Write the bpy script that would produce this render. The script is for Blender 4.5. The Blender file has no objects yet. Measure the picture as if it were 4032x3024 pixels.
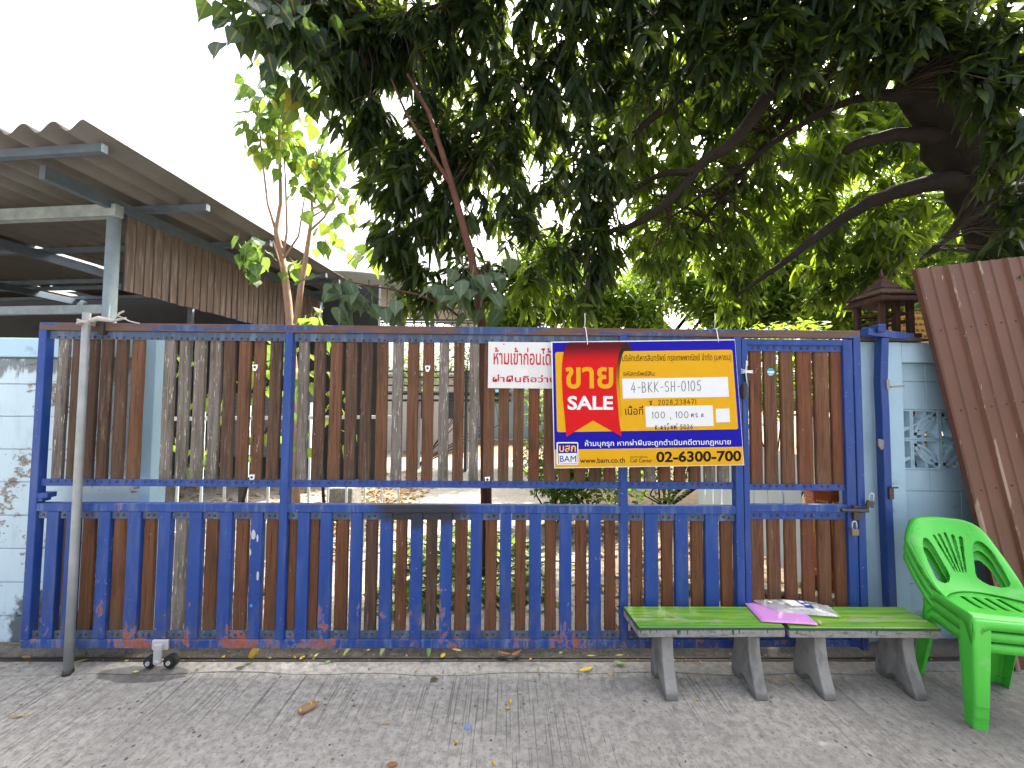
import bpy, bmesh, math, random
import numpy as np
from mathutils import Vector, Matrix
rnd = random.Random(7)
SC = bpy.context.scene
COL = SC.collection
# ------------------------------------------------------------------ camera
CAM_H = 1.55
FPX = 1567.6                      # focal length in pixels of the 4032 px wide photograph
_a, _p, _r = math.radians(0.75), math.radians(2.5), 0.008
cF = Vector((math.sin(_a)*math.cos(_p), math.cos(_a)*math.cos(_p), math.sin(_p)))
_R0 = Vector((math.cos(_a), -math.sin(_a), 0)); _U0 = _R0.cross(cF)
cR = _R0*math.cos(_r) + _U0*math.sin(_r)
cU = _U0*math.cos(_r) - _R0*math.sin(_r)
cam = bpy.data.cameras.new('camera'); camo = bpy.data.objects.new('camera', cam); COL.objects.link(camo)
cam.sensor_width = 36.0; cam.lens = 36.0*FPX/4032.0; cam.clip_start = 0.05; cam.clip_end = 500
camo.matrix_world = Matrix(((cR.x, cU.x, -cF.x, 0), (cR.y, cU.y, -cF.y, 0), (cR.z, cU.z, -cF.z, CAM_H), (0, 0, 0, 1)))
SC.camera = camo
# ------------------------------------------------------------------ sky, sun, exposure
SUN_EL, SUN_AZ = math.radians(56), math.radians(38)      # azimuth measured from +Y towards +X
w = bpy.data.worlds.new("World"); SC.world = w; w.use_nodes = True
wn = w.node_tree; bg = wn.nodes['Background']
sk = wn.nodes.new('ShaderNodeTexSky'); sk.sky_type = 'NISHITA'; sk.sun_disc = False
sk.sun_elevation = SUN_EL; sk.sun_rotation = SUN_AZ; sk.dust_density = 9.5; sk.air_density = 1.0; sk.ozone_density = 0.0
hs = wn.nodes.new('ShaderNodeHueSaturation'); hs.inputs['Saturation'].default_value = .5      # hazy, whitish sky
wn.links.new(sk.outputs['Color'], hs.inputs['Color']); wn.links.new(hs.outputs['Color'], bg.inputs['Color']); bg.inputs['Strength'].default_value = 0.15
sl = bpy.data.lights.new('sun', 'SUN'); sl.energy = 3.0; sl.angle = math.radians(0.6); sl.color = (1.0, .95, .86)
so = bpy.data.objects.new('sun', sl); COL.objects.link(so)
_sd = Vector((math.sin(SUN_AZ)*math.cos(SUN_EL), math.cos(SUN_AZ)*math.cos(SUN_EL), math.sin(SUN_EL)))
so.rotation_euler = _sd.to_track_quat('Z', 'Y').to_euler(); so.location = (6, 9, 14)
SC.view_settings.view_transform = 'Standard'; SC.view_settings.look = 'None'
SC.view_settings.exposure = 2.4; SC.view_settings.gamma = 1.0
SC.render.engine = 'CYCLES'
SC.cycles.use_denoising = True
SC.cycles.max_bounces = 8; SC.cycles.transparent_max_bounces = 12

# ------------------------------------------------------------------ measuring helpers
def P(x, y, Y):                    # photograph pixel (4032 wide) -> point of the plane at depth Y
    d = cF*FPX + cR*(x-2016) - cU*(y-1512)
    return Vector((0, 0, CAM_H)) + d*(Y/d.y)
def D(x, y, Y): return P(x*1.82278, y*1.82278, Y)
def G(x, y, z=0.0):                # photograph pixel -> point on the horizontal plane z
    d = cF*FPX + cR*(x-2016) - cU*(y-1512)
    return Vector((0, 0, CAM_H)) + d*((z-CAM_H)/d.z)
# ------------------------------------------------------------------ object helpers
def tag(o, label=None, cat=None, group=None, kind=None):
    if label: o['label'] = label
    if cat: o['category'] = cat
    if group: o['group'] = group
    if kind: o['kind'] = kind
    return o
def thing(name, loc, label, cat, group=None, rz=0.0):
    o = bpy.data.objects.new(name, None); COL.objects.link(o)
    o.location = loc; o.rotation_euler = (0, 0, rz); o.empty_display_size = .1
    return tag(o, label, cat, group)
class MB:
    def __init__(s): s.v = []; s.f = []
    def add(s, vs, fs):
        n = len(s.v); s.v += [Vector(v) for v in vs]; s.f += [tuple(i+n for i in f) for f in fs]; return s
    def box(s, x0, x1, y0, y1, z0, z1):
        return s.add([(x0,y0,z0),(x1,y0,z0),(x1,y1,z0),(x0,y1,z0),(x0,y0,z1),(x1,y0,z1),(x1,y1,z1),(x0,y1,z1)],
                     [(0,3,2,1),(4,5,6,7),(0,1,5,4),(1,2,6,5),(2,3,7,6),(3,0,4,7)])
    def obox(s, c, ax, ay, az, hx, hy, hz):     # box along three given axes, half sizes
        c, ax, ay, az = Vector(c), Vector(ax)*hx, Vector(ay)*hy, Vector(az)*hz
        vs = [c+ax*i+ay*j+az*k for k in (-1,1) for i, j in ((-1,-1),(1,-1),(1,1),(-1,1))]
        return s.add(vs, [(0,3,2,1),(4,5,6,7),(0,1,5,4),(1,2,6,5),(2,3,7,6),(3,0,4,7)])
    def bar(s, a, b, wd, th, up=(0,0,1)):
        a, b = Vector(a), Vector(b); d = (b-a); L = d.length; d.normalize()
        x = d.cross(Vector(up)); x.normalize(); z = x.cross(d)
        return s.obox((a+b)/2, d, x, z, L/2, wd/2, th/2)
    def tube(s, pts, rad, n=8, cap=True):
        pts = [Vector(p) for p in pts]; m = len(pts)
        if not hasattr(rad, '__len__'): rad = [rad]*m
        ref = Vector((.31, .17, .93)); vs = []; fs = []
        for i, p in enumerate(pts):
            d = (pts[min(i+1, m-1)]-pts[max(i-1, 0)]).normalized()
            x = d.cross(ref)
            if x.length < 1e-3: x = d.cross(Vector((1, 0, 0)))
            x.normalize(); y = d.cross(x)
            for k in range(n):
                a = 2*math.pi*k/n; vs.append(p+(x*math.cos(a)+y*math.sin(a))*rad[i])
        for i in range(m-1):
            for k in range(n):
                k2 = (k+1) % n; fs.append((i*n+k, i*n+k2, (i+1)*n+k2, (i+1)*n+k))
        if cap: fs += [tuple(range(n-1, -1, -1)), tuple((m-1)*n+k for k in range(n))]
        return s.add(vs, fs)
    def prism(s, prof, axis, a, b):            # closed profile in the two other axes, extruded from a to b
        n = len(prof); vs = []
        for t in (a, b):
            for p, q in prof:
                vs.append((t, p, q) if axis == 'x' else (p, t, q) if axis == 'y' else (p, q, t))
        fs = [tuple(range(n)), tuple(range(2*n-1, n-1, -1))]
        fs += [(i, i+n, (i+1) % n+n, (i+1) % n) for i in range(n)]
        return s.add(vs, fs)
    def poly(s, pts):
        return s.add(pts, [tuple(range(len(pts)))])
    def dome(s, c, r, axis=(0,-1,0), n=7):      # bolt head
        c, d = Vector(c), Vector(axis).normalized(); x = d.cross(Vector((.3,.2,1))).normalized(); y = d.cross(x)
        vs = []; fs = []
        for h, q in ((0, 1), (.35, .95), (.7, .55)):
            for k in range(n):
                a = 2*math.pi*k/n; vs.append(c+d*h*r+(x*math.cos(a)+y*math.sin(a))*q*r)
        for i in range(2):
            for k in range(n):
                k2 = (k+1) % n; fs.append((i*n+k, i*n+k2, (i+1)*n+k2, (i+1)*n+k))
        fs.append(tuple(2*n+k for k in range(n)))
        return s.add(vs, fs)
    def build(s, name, m, parent=None, smooth=False, bevel=0, local=False, origin=None, seg=2):
        me = bpy.data.meshes.new(name)
        off = Vector((0, 0, 0))
        if parent is not None and not local: off = Vector(parent.location)
        if origin is not None: off = Vector(origin)
        me.from_pydata([tuple(v-off) for v in s.v], [], s.f); me.update()
        bm = bmesh.new(); bm.from_mesh(me); bmesh.ops.recalc_face_normals(bm, faces=bm.faces); bm.to_mesh(me); bm.free()
        for mm in (m if isinstance(m, (list, tuple)) else [m]): me.materials.append(mm)
        o = bpy.data.objects.new(name, me); COL.objects.link(o)
        if parent is not None:
            o.parent = parent
            if origin is not None: o.location = off-Vector(parent.location)
        elif origin is not None: o.location = off
        if smooth: me.polygons.foreach_set('use_smooth', [True]*len(me.polygons))
        if bevel:
            b = o.modifiers.new('bevel', 'BEVEL'); b.width = bevel; b.segments = seg; b.limit_method = 'ANGLE'
        return o
# ------------------------------------------------------------------ node helpers
class NT:
    def __init__(s, name, rough=.7, spec=.3):
        s.m = bpy.data.materials.new(name); s.m.use_nodes = True; s.t = s.m.node_tree
        s.b = s.t.nodes['Principled BSDF']; s.out = s.t.nodes['Material Output']
        s.b.inputs['Roughness'].default_value = rough; s.b.inputs['Specular IOR Level'].default_value = spec
    def n(s, ty, props=None, **inp):
        k = s.t.nodes.new(ty)
        for a, v in (props or {}).items(): setattr(k, a, v)
        for a, v in inp.items():
            s.put(k.inputs[a.replace('_', ' ')], v)
        return k
    def put(s, sock, v):
        if isinstance(v, bpy.types.NodeSocket): s.t.links.new(v, sock)
        elif isinstance(v, tuple) and len(v) == 3 and sock.type == 'RGBA': sock.default_value = (*v, 1)
        else: sock.default_value = v
    def obj(s, rand=True):
        tc = s.n('ShaderNodeTexCoord'); v = tc.outputs['Object']
        if rand:
            oi = s.n('ShaderNodeObjectInfo'); mu = s.n('ShaderNodeMath', {'operation': 'MULTIPLY'}); s.put(mu.inputs[0], oi.outputs['Random']); mu.inputs[1].default_value = 57.3
            ad = s.n('ShaderNodeVectorMath', {'operation': 'ADD'}); s.put(ad.inputs[0], v); s.put(ad.inputs[1], mu.outputs[0]); v = ad.outputs[0]
        return v
    def pos(s): return s.n('ShaderNodeNewGeometry').outputs['Position']
    def nrm(s): return s.n('ShaderNodeNewGeometry').outputs['Normal']
    def sep(s, v): k = s.n('ShaderNodeSeparateXYZ'); s.put(k.inputs[0], v); return k.outputs
    def scale(s, v, sc):
        k = s.n('ShaderNodeVectorMath', {'operation': 'MULTIPLY'}); s.put(k.inputs[0], v); k.inputs[1].default_value = sc; return k.outputs[0]
    def noise(s, v, sc=5., det=4., rough=.55, dist=0.):
        k = s.n('ShaderNodeTexNoise'); s.put(k.inputs['Vector'], v); k.inputs['Scale'].default_value = sc; k.inputs['Detail'].default_value = det
        k.inputs['Roughness'].default_value = rough; k.inputs['Distortion'].default_value = dist; return k.outputs['Fac']
    def voro(s, v, sc=5., feat='F1'):
        k = s.n('ShaderNodeTexVoronoi', {'feature': feat}); s.put(k.inputs['Vector'], v); k.inputs['Scale'].default_value = sc; return k.outputs['Distance']
    def mth(s, op, a, b=0.):
        k = s.n('ShaderNodeMath', {'operation': op}); s.put(k.inputs[0], a); s.put(k.inputs[1], b); return k.outputs[0]
    def step(s, v, lo, hi):        # smooth threshold
        k = s.n('ShaderNodeMapRange', {'interpolation_type': 'SMOOTHSTEP'}); s.put(k.inputs[0], v); k.inputs[1].default_value = lo; k.inputs[2].default_value = hi
        return k.outputs[0]
    def ramp(s, v, stops):
        k = s.n('ShaderNodeValToRGB'); s.put(k.inputs[0], v); e = k.color_ramp.elements
        while len(e) < len(stops): e.new(.5)
        for i, (p, c) in enumerate(stops): e[i].position = p; e[i].color = (*c, 1)
        return k.outputs[0]
    def mix(s, f, a, b, mode='MIX'):
        k = s.n('ShaderNodeMix', {'data_type': 'RGBA', 'blend_type': mode}); s.put(k.inputs[0], f); s.put(k.inputs[6], a); s.put(k.inputs[7], b); return k.outputs[2]
    def bump(s, h, st=.3, d=.01):
        k = s.n('ShaderNodeBump'); s.put(k.inputs['Height'], h); k.inputs['Strength'].default_value = st; k.inputs['Distance'].default_value = d
        s.put(s.b.inputs['Normal'], k.outputs[0])
    def col(s, c): s.put(s.b.inputs['Base Color'], c); return s
    def rough(s, c): s.put(s.b.inputs['Roughness'], c)

def plain(name, c, rough=.6, spec=.3, metal=0., var=.12):
    t = NT(name, rough, spec); v = t.obj(); n = t.noise(v, 9, 5)
    t.col(t.mix(n, tuple(x*(1-var*1.6) for x in c), tuple(min(1, x*(1+var)) for x in c)))
    t.b.inputs['Metallic'].default_value = metal
    return t.m
def blue_paint(name, chip=.66, rust=0., base=(.0115, .05, .235), fade=.16):
    t = NT(name, .5, .35); p = t.pos(); z = t.sep(p)[2]
    c = t.mix(t.noise(p, 3.5, 4), tuple(x*.72 for x in base), tuple(min(1, x*1.15) for x in base))
    c = t.mix(t.mth('MULTIPLY', t.step(t.noise(t.scale(p, (30, 30, 4)), 1, 4), .45, .75), fade), c, (.16, .21, .30))
    dirt = t.mth('MULTIPLY', t.step(t.noise(p, 14, 6, .65), .42, .68), t.step(z, .55, .12))
    c = t.mix(t.mth('MULTIPLY', dirt, .55), c, (.10, .085, .07))
    big = t.noise(t.scale(p, (6, 6, 3)), 1, 3); fine = t.noise(t.scale(p, (26, 26, 13)), 1, 7, .7, .5)
    low = t.mth('MULTIPLY', t.step(z, .8, .12), .085)
    ch = t.mth('ADD', t.mth('ADD', t.mth('MULTIPLY', big, .45), t.mth('MULTIPLY', fine, .55)), low)
    chip_m = t.step(ch, chip, chip+.015)
    c = t.mix(chip_m, c, t.mix(t.noise(p, 40, 3), (.16, .05, .04), (.36, .12, .09)))
    rim = t.mth('SUBTRACT', t.step(ch, chip-.012, chip-.004), chip_m)
    c = t.mix(t.mth('MULTIPLY', rim, .35), c, (.25, .32, .5))
    fl = t.step(t.noise(p, 75, 2), .745, .76)
    c = t.mix(t.mth('MULTIPLY', fl, .75), c, (.45, .5, .55))
    sx_ = t.sep(p); gx = t.mth('MULTIPLY', t.mth('ADD', sx_[0], .50), 3.3); gz2 = t.mth('MULTIPLY', t.mth('ADD', sx_[2], -.905), 8.5)
    so_ = t.mth('ADD', t.mth('ADD', t.mth('MULTIPLY', gx, gx), t.mth('MULTIPLY', gz2, gz2)), t.mth('MULTIPLY', t.noise(p, 9, 3), .8))
    c = t.mix(t.mth('MULTIPLY', t.step(so_, 1.5, .75), .93), c, (.016, .017, .02))
    if rust:
        r = t.step(t.mth('ADD', t.mth('MULTIPLY', t.noise(t.scale(p, (2.2, 12, 22)), 1, 6, .65), 1.0), rust), .55, .62)
        c = t.mix(r, c, t.mix(t.noise(t.scale(p, (6, 40, 60)), 1, 6), (.045, .026, .022), (.15, .075, .05)))
    t.col(c); t.rough(t.mth('ADD', t.mth('MULTIPLY', chip_m, .35), t.mth('ADD', .42, t.mth('MULTIPLY', fine, .2))))
    t.bump(t.mth('SUBTRACT', t.mth('MULTIPLY', t.noise(p, 60, 4), .3), chip_m), .35, .002)
    return t.m
def wood(name, c1, c2, flake=0., grey=.35, knots=True):
    t = NT(name, .78, .2); v = t.obj()
    g = t.noise(t.scale(v, (34, 34, 1.6)), 1, 6, .6, 1.2)
    c = t.ramp(g, [(.25, c1), (.55, tuple((a+b)/2 for a, b in zip(c1, c2))), (.78, c2)])
    fn = t.noise(t.scale(v, (190, 190, 5)), 1, 4)
    c = t.mix(t.step(fn, .55, .75), c, tuple(x*.35 for x in c1))
    dk = t.step(t.noise(t.scale(v, (11, 11, 2.1)), 1, 5, .6), .52, .72)
    c = t.mix(t.mth('MULTIPLY', dk, .6), c, (.028, .02, .017))
    gr = t.step(t.noise(t.scale(v, (26, 26, 3)), 1.3, 6, .7), .56, .68)
    c = t.mix(t.mth('MULTIPLY', gr, grey), c, (.21, .18, .155))
    if flake:
        fl = t.step(t.noise(t.scale(v, (130, 130, 14)), 1, 4, .6), .66-flake, .70-flake)
        c = t.mix(fl, c, (.42, .40, .37))
    scr = t.step(t.noise(t.scale(v, (60, 60, 10)), 1, 3, .5, 2.), .72, .74)
    c = t.mix(t.mth('MULTIPLY', scr, .7), c, (.36, .33, .29))
    z = t.sep(t.pos())[2]
    moss = t.mth('MULTIPLY', t.step(t.noise(v, 16, 5), .45, .65), .55)
    low = t.mth('MAXIMUM', t.mth('MULTIPLY', t.step(z, .42, .2), 1.0), t.mth('MULTIPLY', t.step(z, 1.22, 1.08), t.step(z, 1.0, 1.03)))
    c = t.mix(t.mth('MULTIPLY', moss, low), c, (.06, .065, .045))
    t.col(c); t.bump(t.mth('ADD', g, t.mth('MULTIPLY', fn, .6)), .6, .004)
    return t.m
M = {}
M['blue'] = blue_paint('blue_gate_paint', chip=.665)
M['blue_worn'] = blue_paint('worn_blue_gate_paint', chip=.64, fade=.5)
M['blue_bottom'] = blue_paint('rusty_blue_rail_paint', chip=.625, fade=.6, rust=-.01)
M['blue_rust'] = blue_paint('rusted_top_rail_paint', chip=.62, rust=.15, fade=.5, base=(.022, .05, .16))
M['blue_strip'] = blue_paint('faded_blue_strip_paint', chip=.68, base=(.045, .075, .14), fade=.6)
M['blue_post'] = blue_paint('blue_post_paint', chip=.655, base=(.011, .042, .20), fade=.12)
M['bolt'] = plain('rusty_bolt_steel', (.06, .045, .038), .6, .4, .3, .4)
M['w_brown'] = wood('brown_weathered_wood', (.07, .033, .019), (.18, .088, .048), 0, .25)
M['w_red'] = wood('reddish_brown_wood', (.088, .033, .017), (.18, .07, .036), 0, .12)
M['w_grey'] = wood('grey_weathered_wood', (.085, .072, .06), (.23, .205, .18), .045, .5)
M['w_dark'] = wood('dark_weathered_wood', (.03, .022, .018), (.15, .08, .05), 0, .5)
M['w_lower'] = wood('painted_brown_wood', (.085, .036, .018), (.17, .075, .037), 0, .12)
# wall paint, pale blue and peeling
def wall_paint(name, c, peel=.6, stain=1.):
    t = NT(name, .85, .15); p = t.pos()
    b = t.mix(t.noise(p, 2.2, 5), tuple(x*.86 for x in c), tuple(min(1, x*1.08) for x in c))
    b = t.mix(t.mth('MULTIPLY', t.step(t.noise(t.scale(p, (9, 9, 2.5)), 1, 6, .65), .5, .75), .45*stain), b, tuple(x*.6 for x in c))
    m = t.step(t.mth('ADD', t.mth('MULTIPLY', t.noise(p, 5, 5), .5), t.mth('MULTIPLY', t.noise(t.scale(p, (18, 18, 30)), 1, 6, .7), .5)), peel, peel+.02)
    b = t.mix(m, b, t.mix(t.noise(p, 30, 3), (.16, .14, .12), (.34, .31, .28)))
    z = t.sep(p)[2]; x = t.sep(p)[0]
    mould = t.step(t.mth('ADD', t.noise(p, 5, 5, .6), t.mth('MULTIPLY', t.step(z, .55, 0.), .30*stain)), .62, .72)
    if stain >= 1:
        band = t.step(t.mth('ADD', t.noise(t.scale(p, (7, 7, 2.5)), 1, 5, .65), t.mth('MULTIPLY', t.step(z, 1.58, 1.80), .24)), .64, .72)
        b = t.mix(t.mth('MULTIPLY', band, .75), b, (.10, .10, .095))
    b = t.mix(t.mth('MULTIPLY', mould, .85*min(1, stain)), b, (.035, .04, .045))
    t.col(b); t.bump(t.mth('ADD', t.noise(p, 26, 6), t.mth('MULTIPLY', m, -.6)), .4, .006)
    return t.m
M['wall_l'] = wall_paint('peeling_pale_blue_paint', (.47, .60, .68), .555)
M['wall_r'] = wall_paint('pale_blue_wall_paint', (.32, .46, .575), .70, .4)
M['coping'] = wall_paint('pale_blue_coping_paint', (.36, .53, .67), .66, .3)
# concrete ground
def concrete(name, c=(.385, .362, .325), broom=True, pits=1.):
    t = NT(name, .9, .15); p = t.pos()
    n1 = t.noise(p, 1.1, 5); n2 = t.noise(p, 26, 6, .7); n3 = t.noise(p, 130, 3, .6)
    b = t.mix(n1, tuple(x*.72 for x in c), tuple(x*1.18 for x in c))
    b = t.mix(t.mth('MULTIPLY', t.step(t.noise(p, 3.2, 5, .6), .5, .7), .5), b, tuple(x*.6 for x in c))
    b = t.mix(t.step(n2, .32, .66), tuple(x*.56 for x in c), b)
    sp = t.step(t.noise(p, 62, 3, .6), .60, .68)
    b = t.mix(t.mth('MULTIPLY', sp, .75*pits), b, (.07, .07, .075))
    sp2 = t.step(t.noise(p, 95, 2), .66, .72)
    b = t.mix(t.mth('MULTIPLY', sp2, .5*pits), b, (.47, .46, .44))
    pit = t.step(t.mth('ADD', t.voro(p, 15), t.mth('MULTIPLY', t.noise(p, 40, 3), .16)), .21, .16); pit = t.mth('MULTIPLY', pit, t.step(t.noise(p, 3.5, 3), .42, .56))
    b = t.mix(t.mth('MULTIPLY', pit, .8*pits), b, (.05, .05, .055))
    wsp = t.mth('MULTIPLY', t.step(t.noise(p, 30, 4, .6, 1.), .70, .72), t.step(t.noise(p, 2.5, 2), .52, .6))
    b = t.mix(wsp, b, (.62, .63, .63))
    b = t.mix(t.mth('MULTIPLY', t.step(t.noise(t.scale(p, (1, 1.6, 1)), 1.7, 3), .60, .72), .35), b, (.19, .165, .135))
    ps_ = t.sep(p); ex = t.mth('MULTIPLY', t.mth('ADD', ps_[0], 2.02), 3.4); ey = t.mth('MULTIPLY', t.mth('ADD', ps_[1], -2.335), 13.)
    dark_spot = t.step(t.mth('ADD', t.mth('ADD', t.mth('MULTIPLY', ex, ex), t.mth('MULTIPLY', ey, ey)), t.mth('MULTIPLY', t.noise(p, 7, 3), .7)), 1.25, 1.0)
    b = t.mix(t.mth('MULTIPLY', dark_spot, .6), b, (.035, .034, .036))  # dark elliptical patch on the concrete near the gate wheels
    dz = t.mth('MULTIPLY', t.step(t.mth('ADD', t.mth('MULTIPLY', ps_[0], .16), t.noise(p, .8, 4, .6)), .42, .95), .5)
    b = t.mix(dz, b, (.10, .095, .088))
    h = t.mth('ADD', t.mth('MULTIPLY', n2, .8), t.mth('MULTIPLY', pit, -.7))
    if broom:
        ln = t.noise(t.scale(p, (120, 1.6, 1)), 1, 3, .5)
        ln2 = t.noise(t.scale(p, (30, .55, 1)), 1, 2, .5)
        msk = t.step(t.noise(p, .9, 3), .36, .54)
        grv = t.mth('MULTIPLY', t.step(ln, .57, .66), msk)
        crk = t.mth('MULTIPLY', t.step(ln2, .70, .725), .9)
        b = t.mix(t.mth('MULTIPLY', grv, .62), b, tuple(x*.33 for x in c)); b = t.mix(t.mth('MULTIPLY', crk, .6), b, (.05, .05, .05))
        h = t.mth('ADD', h, t.mth('ADD', t.mth('MULTIPLY', grv, -.9), t.mth('MULTIPLY', crk, -1.2)))
    t.col(b); t.bump(h, .75, .006); return t.m
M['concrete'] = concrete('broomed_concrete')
M['concrete_s'] = concrete('smooth_concrete', (.36, .34, .31), False, .5)
M['concrete_d'] = concrete('dirty_concrete', (.17, .155, .13), False, .9)
M['concrete_y'] = concrete('yard_concrete', (.24, .225, .20), False, .4)
t = NT('yard_soil', .95, .1); p = t.pos()
t.col(t.mix(t.noise(p, 9, 6, .7), (.07, .052, .035), (.24, .18, .12))); t.bump(t.noise(p, 20, 6), .8, .02); M['soil'] = t.m
M['steel_dark'] = plain('rusty_track_steel', (.07, .055, .05), .55, .4, .4, .4)
M['galv'] = plain('galvanised_pipe', (.30, .32, .32), .5, .4, .25, .25)
M['black'] = plain('black_rubber', (.02, .02, .022), .6, .3)
M['silver'] = plain('silver_paint', (.5, .5, .52), .45, .4, .3, .25)
M['white'] = plain('white_sign_face', (.80, .80, .80), .45, .35, 0, .03)
M['wire'] = plain('white_plastic_wire', (.72, .72, .70), .5)
# ================================================================== GROUND
YG = 2.38                                   # front face of the gate
GND = 0.0
MB().box(-60, 60, 2.6, 90, -.3, -.02).build('yard_ground', M['soil'])['kind'] = 'structure'
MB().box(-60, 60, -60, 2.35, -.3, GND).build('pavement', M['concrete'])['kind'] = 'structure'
# smooth strip with a wavering front edge, a few millimetres proud
vs = []; N = 160
for i in range(N+1):
    x = -8+16*i/N
    vs.append((x, 2.332+.010*math.sin(x*3.1)+.010*math.sin(x*7.7+1)+.006*rnd.random()))
m = MB(); m.prism(vs+[(8, 2.457), (-8, 2.457)], 'z', -.2, .005); m.build('pavement_edge', M['concrete_s'])['kind'] = 'structure'
m = MB(); n = 240
for i in range(n+1):
    x = -8+16*i/n
    for j, (y, z) in enumerate(((2.464, -.03), (2.472, -.004), (2.495, .004), (2.52, .016), (2.535, .034), (2.57, .038), (2.70, .03))):
        m.v.append(Vector((x, y+.006*rnd.uniform(-1, 1), z+.008*rnd.uniform(-1, 1)*(j > 0))))
for i in range(n):
    for j in range(6): a = i*7+j; m.f.append((a, a+7, a+8, a+1))
m.build('gutter_ground', M['concrete_d'], smooth=True)['kind'] = 'structure'
m = MB().prism([(-1.55, 2.71), (.95, 2.71), (.55, 11), (-3.2, 11)], 'z', -.015, .004); m.build('driveway', M['concrete_y'])['kind'] = 'structure'
m = MB().prism([(-5.6, 3.3), (-1.9, 3.3), (-3.2, 13), (-9, 13)], 'z', -.016, .002); m.build('yard_path', M['concrete_y'])['kind'] = 'structure'
tr = MB().box(-3.6, 3.3, 2.457, 2.466, -.03, .014); tr.box(-3.6, 3.3, 2.436, 2.4565, -.03, .0085)
tag(tr.build('gate_track', M['steel_dark'], origin=(0, 2.46, 0)), 'long rusty steel rail in the ground under the blue gate', 'rail')

# ================================================================== GATE
gate = thing('sliding_gate', (-.3, YG+.02, .05), 'blue steel sliding gate with rows of weathered wooden planks and a small door', 'gate')
T = .045
def xs(x, y, Y=YG): return P(x, y, Y).x
XL0, XL1 = -2.775, -2.728
XR1 = 2.150; XR0 = 2.106
ZT, ZB = 1.997, .113
top = MB().box(XL0, XR1, YG, YG+T, ZT-.047, ZT)
top.build('top_rail', M['blue_rust'], gate, bevel=.004)
XP2a, XP2b = xs(1116, 1500), xs(1145, 1500)+.004
XP3a, XP3b = xs(2441, 1700), xs(2471, 1700)
XP4a, XP4b = xs(2893, 1700), xs(2924, 1700)
MB().box(XL0+.001, XP4b, YG+.001, YG+T, .889, .936).build('middle_rail', M['blue_worn'], gate, bevel=.004)
MB().box(XL0+.001, XP4b, YG+.001, YG+T, ZB, ZB+.05).build('bottom_rail', M['blue_bottom'], gate, bevel=.004)
for xa, xb, z0 in ((XL0, XL1, ZB+.05), (XP2a, XP2b, ZB+.05), (XP3a, XP3b, ZB+.05), (XP4a, XP4b, ZB)):
    if xa == XL0:
        MB().box(xa, xb, YG-.001, YG+T+.001, z0, ZT-.047).build('frame_post', M['blue'], gate, bevel=.004)
    else:
        MB().box(xa, xb, YG-.002, YG+T+.001, z0, ZT-.047).build('frame_post', M['blue'], gate, bevel=.004)
MB().box(XR0, XR1, YG-.001, YG+T+.001, .10, ZT-.047).build('frame_post', M['blue_post'], gate, bevel=.004)
SY = YG+.014                                 # strips sit in the frame, planks behind them
seg = [(XL1, XP2a), (XP2b, XP3a), (XP3b, XP4a)]
# planks: (left px, right px, colour) in the photograph, measured half-way up
W = lambda x0, k: 1000+x0*.54252 if k else x0*.54252
up = []
for a, b, c in ((395,470,'w_grey'),(500,578,'w_dark'),(612,686,'w_dark'),(712,788,'w_dark'),(822,900,'w_dark'),(935,1020,'w_brown'),
                (1172,1250,'w_grey'),(1284,1360,'w_grey'),(1394,1475,'w_grey'),(1508,1588,'w_grey'),(1610,1692,'w_dark'),(1720,1805,'w_brown'),(1830,1910,'w_brown'),(1945,2030,'w_dark')):
    up.append((a*.54252, b*.54252, c, 1590))
for a, b, c in ((312,385,'w_grey'),(428,508,'w_dark'),(545,630,'w_brown'),(660,740,'w_dark'),(770,850,'w_dark'),(885,965,'w_brown'),(1000,1075,'w_grey'),
                (1110,1190,'w_brown'),(1220,1300,'w_brown'),(1340,1410,'w_grey'),(1445,1522,'w_brown'),(1562,1630,'w_grey'),(1668,1745,'w_brown'),(1775,1852,'w_brown'),
                (1882,1958,'w_brown'),(1995,2072,'w_red'),(2104,2190,'w_brown')):
    up.append((1000+a*.54252, 1000+b*.54252, c, 1580))
for a, b, c in ((250,357,'w_brown'),(398,507,'w_red'),(545,655,'w_dark'),(688,800,'w_red'),(935,1042,'w_brown'),(1080,1187,'w_grey'),(1225,1330,'w_red'),(1370,1478,'w_red'),(1510,1620,'w_brown'),(1656,1762,'w_grey'),(1790,1900,'w_grey')):
    up.append((2100+a/2.4578, 2100+b/2.4578, c, 1870))
ZU0, ZU1 = 1.04, 1.93
def plank(par, xa, xb, z0, z1, mat, y=SY+.007, tilt=0.):
    hw = (xb-xa)/2; cx = (xa+xb)/2; m = MB(); rows = 7
    wob = [rnd.uniform(-.0016, .0016) for _ in range(rows+1)]; wob2 = [rnd.uniform(-.0016, .0016) for _ in range(rows+1)]
    for i in range(rows+1):
        z = z0+(z1-z0)*i/rows; dx = tilt*(i/rows-.5)
        l, r = cx-hw+wob[i]+dx, cx+hw+wob2[i]+dx; e = .0035
        m.v += [Vector(q) for q in ((l+e, y, z), (r-e, y, z), (r, y+e, z), (r, y+.02, z), (l, y+.02, z), (l, y+e, z))]
    for i in range(rows):
        for k in range(6): k2 = (k+1) % 6; m.f.append((i*6+k, i*6+k2, i*6+6+k2, i*6+6+k))
    m.f += [tuple(range(6)), tuple(rows*6+k for k in range(5, -1, -1))]
    return m.build('plank', M[mat], par, origin=(cx, y+.01, (z0+z1)/2))
upx = []
for a, b, c, y in up:
    xa, xb = xs(a, y, SY+.007), xs(b, y, SY+.007); upx.append((xa, xb))
    plank(gate, xa, xb, ZU0+rnd.uniform(-.004, .006), ZU1, c, tilt=rnd.uniform(-.004, .004))
upx.insert(6, (xs(1061*.54252, 1590, SY), xs(1138*.54252, 1590, SY)))
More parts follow.
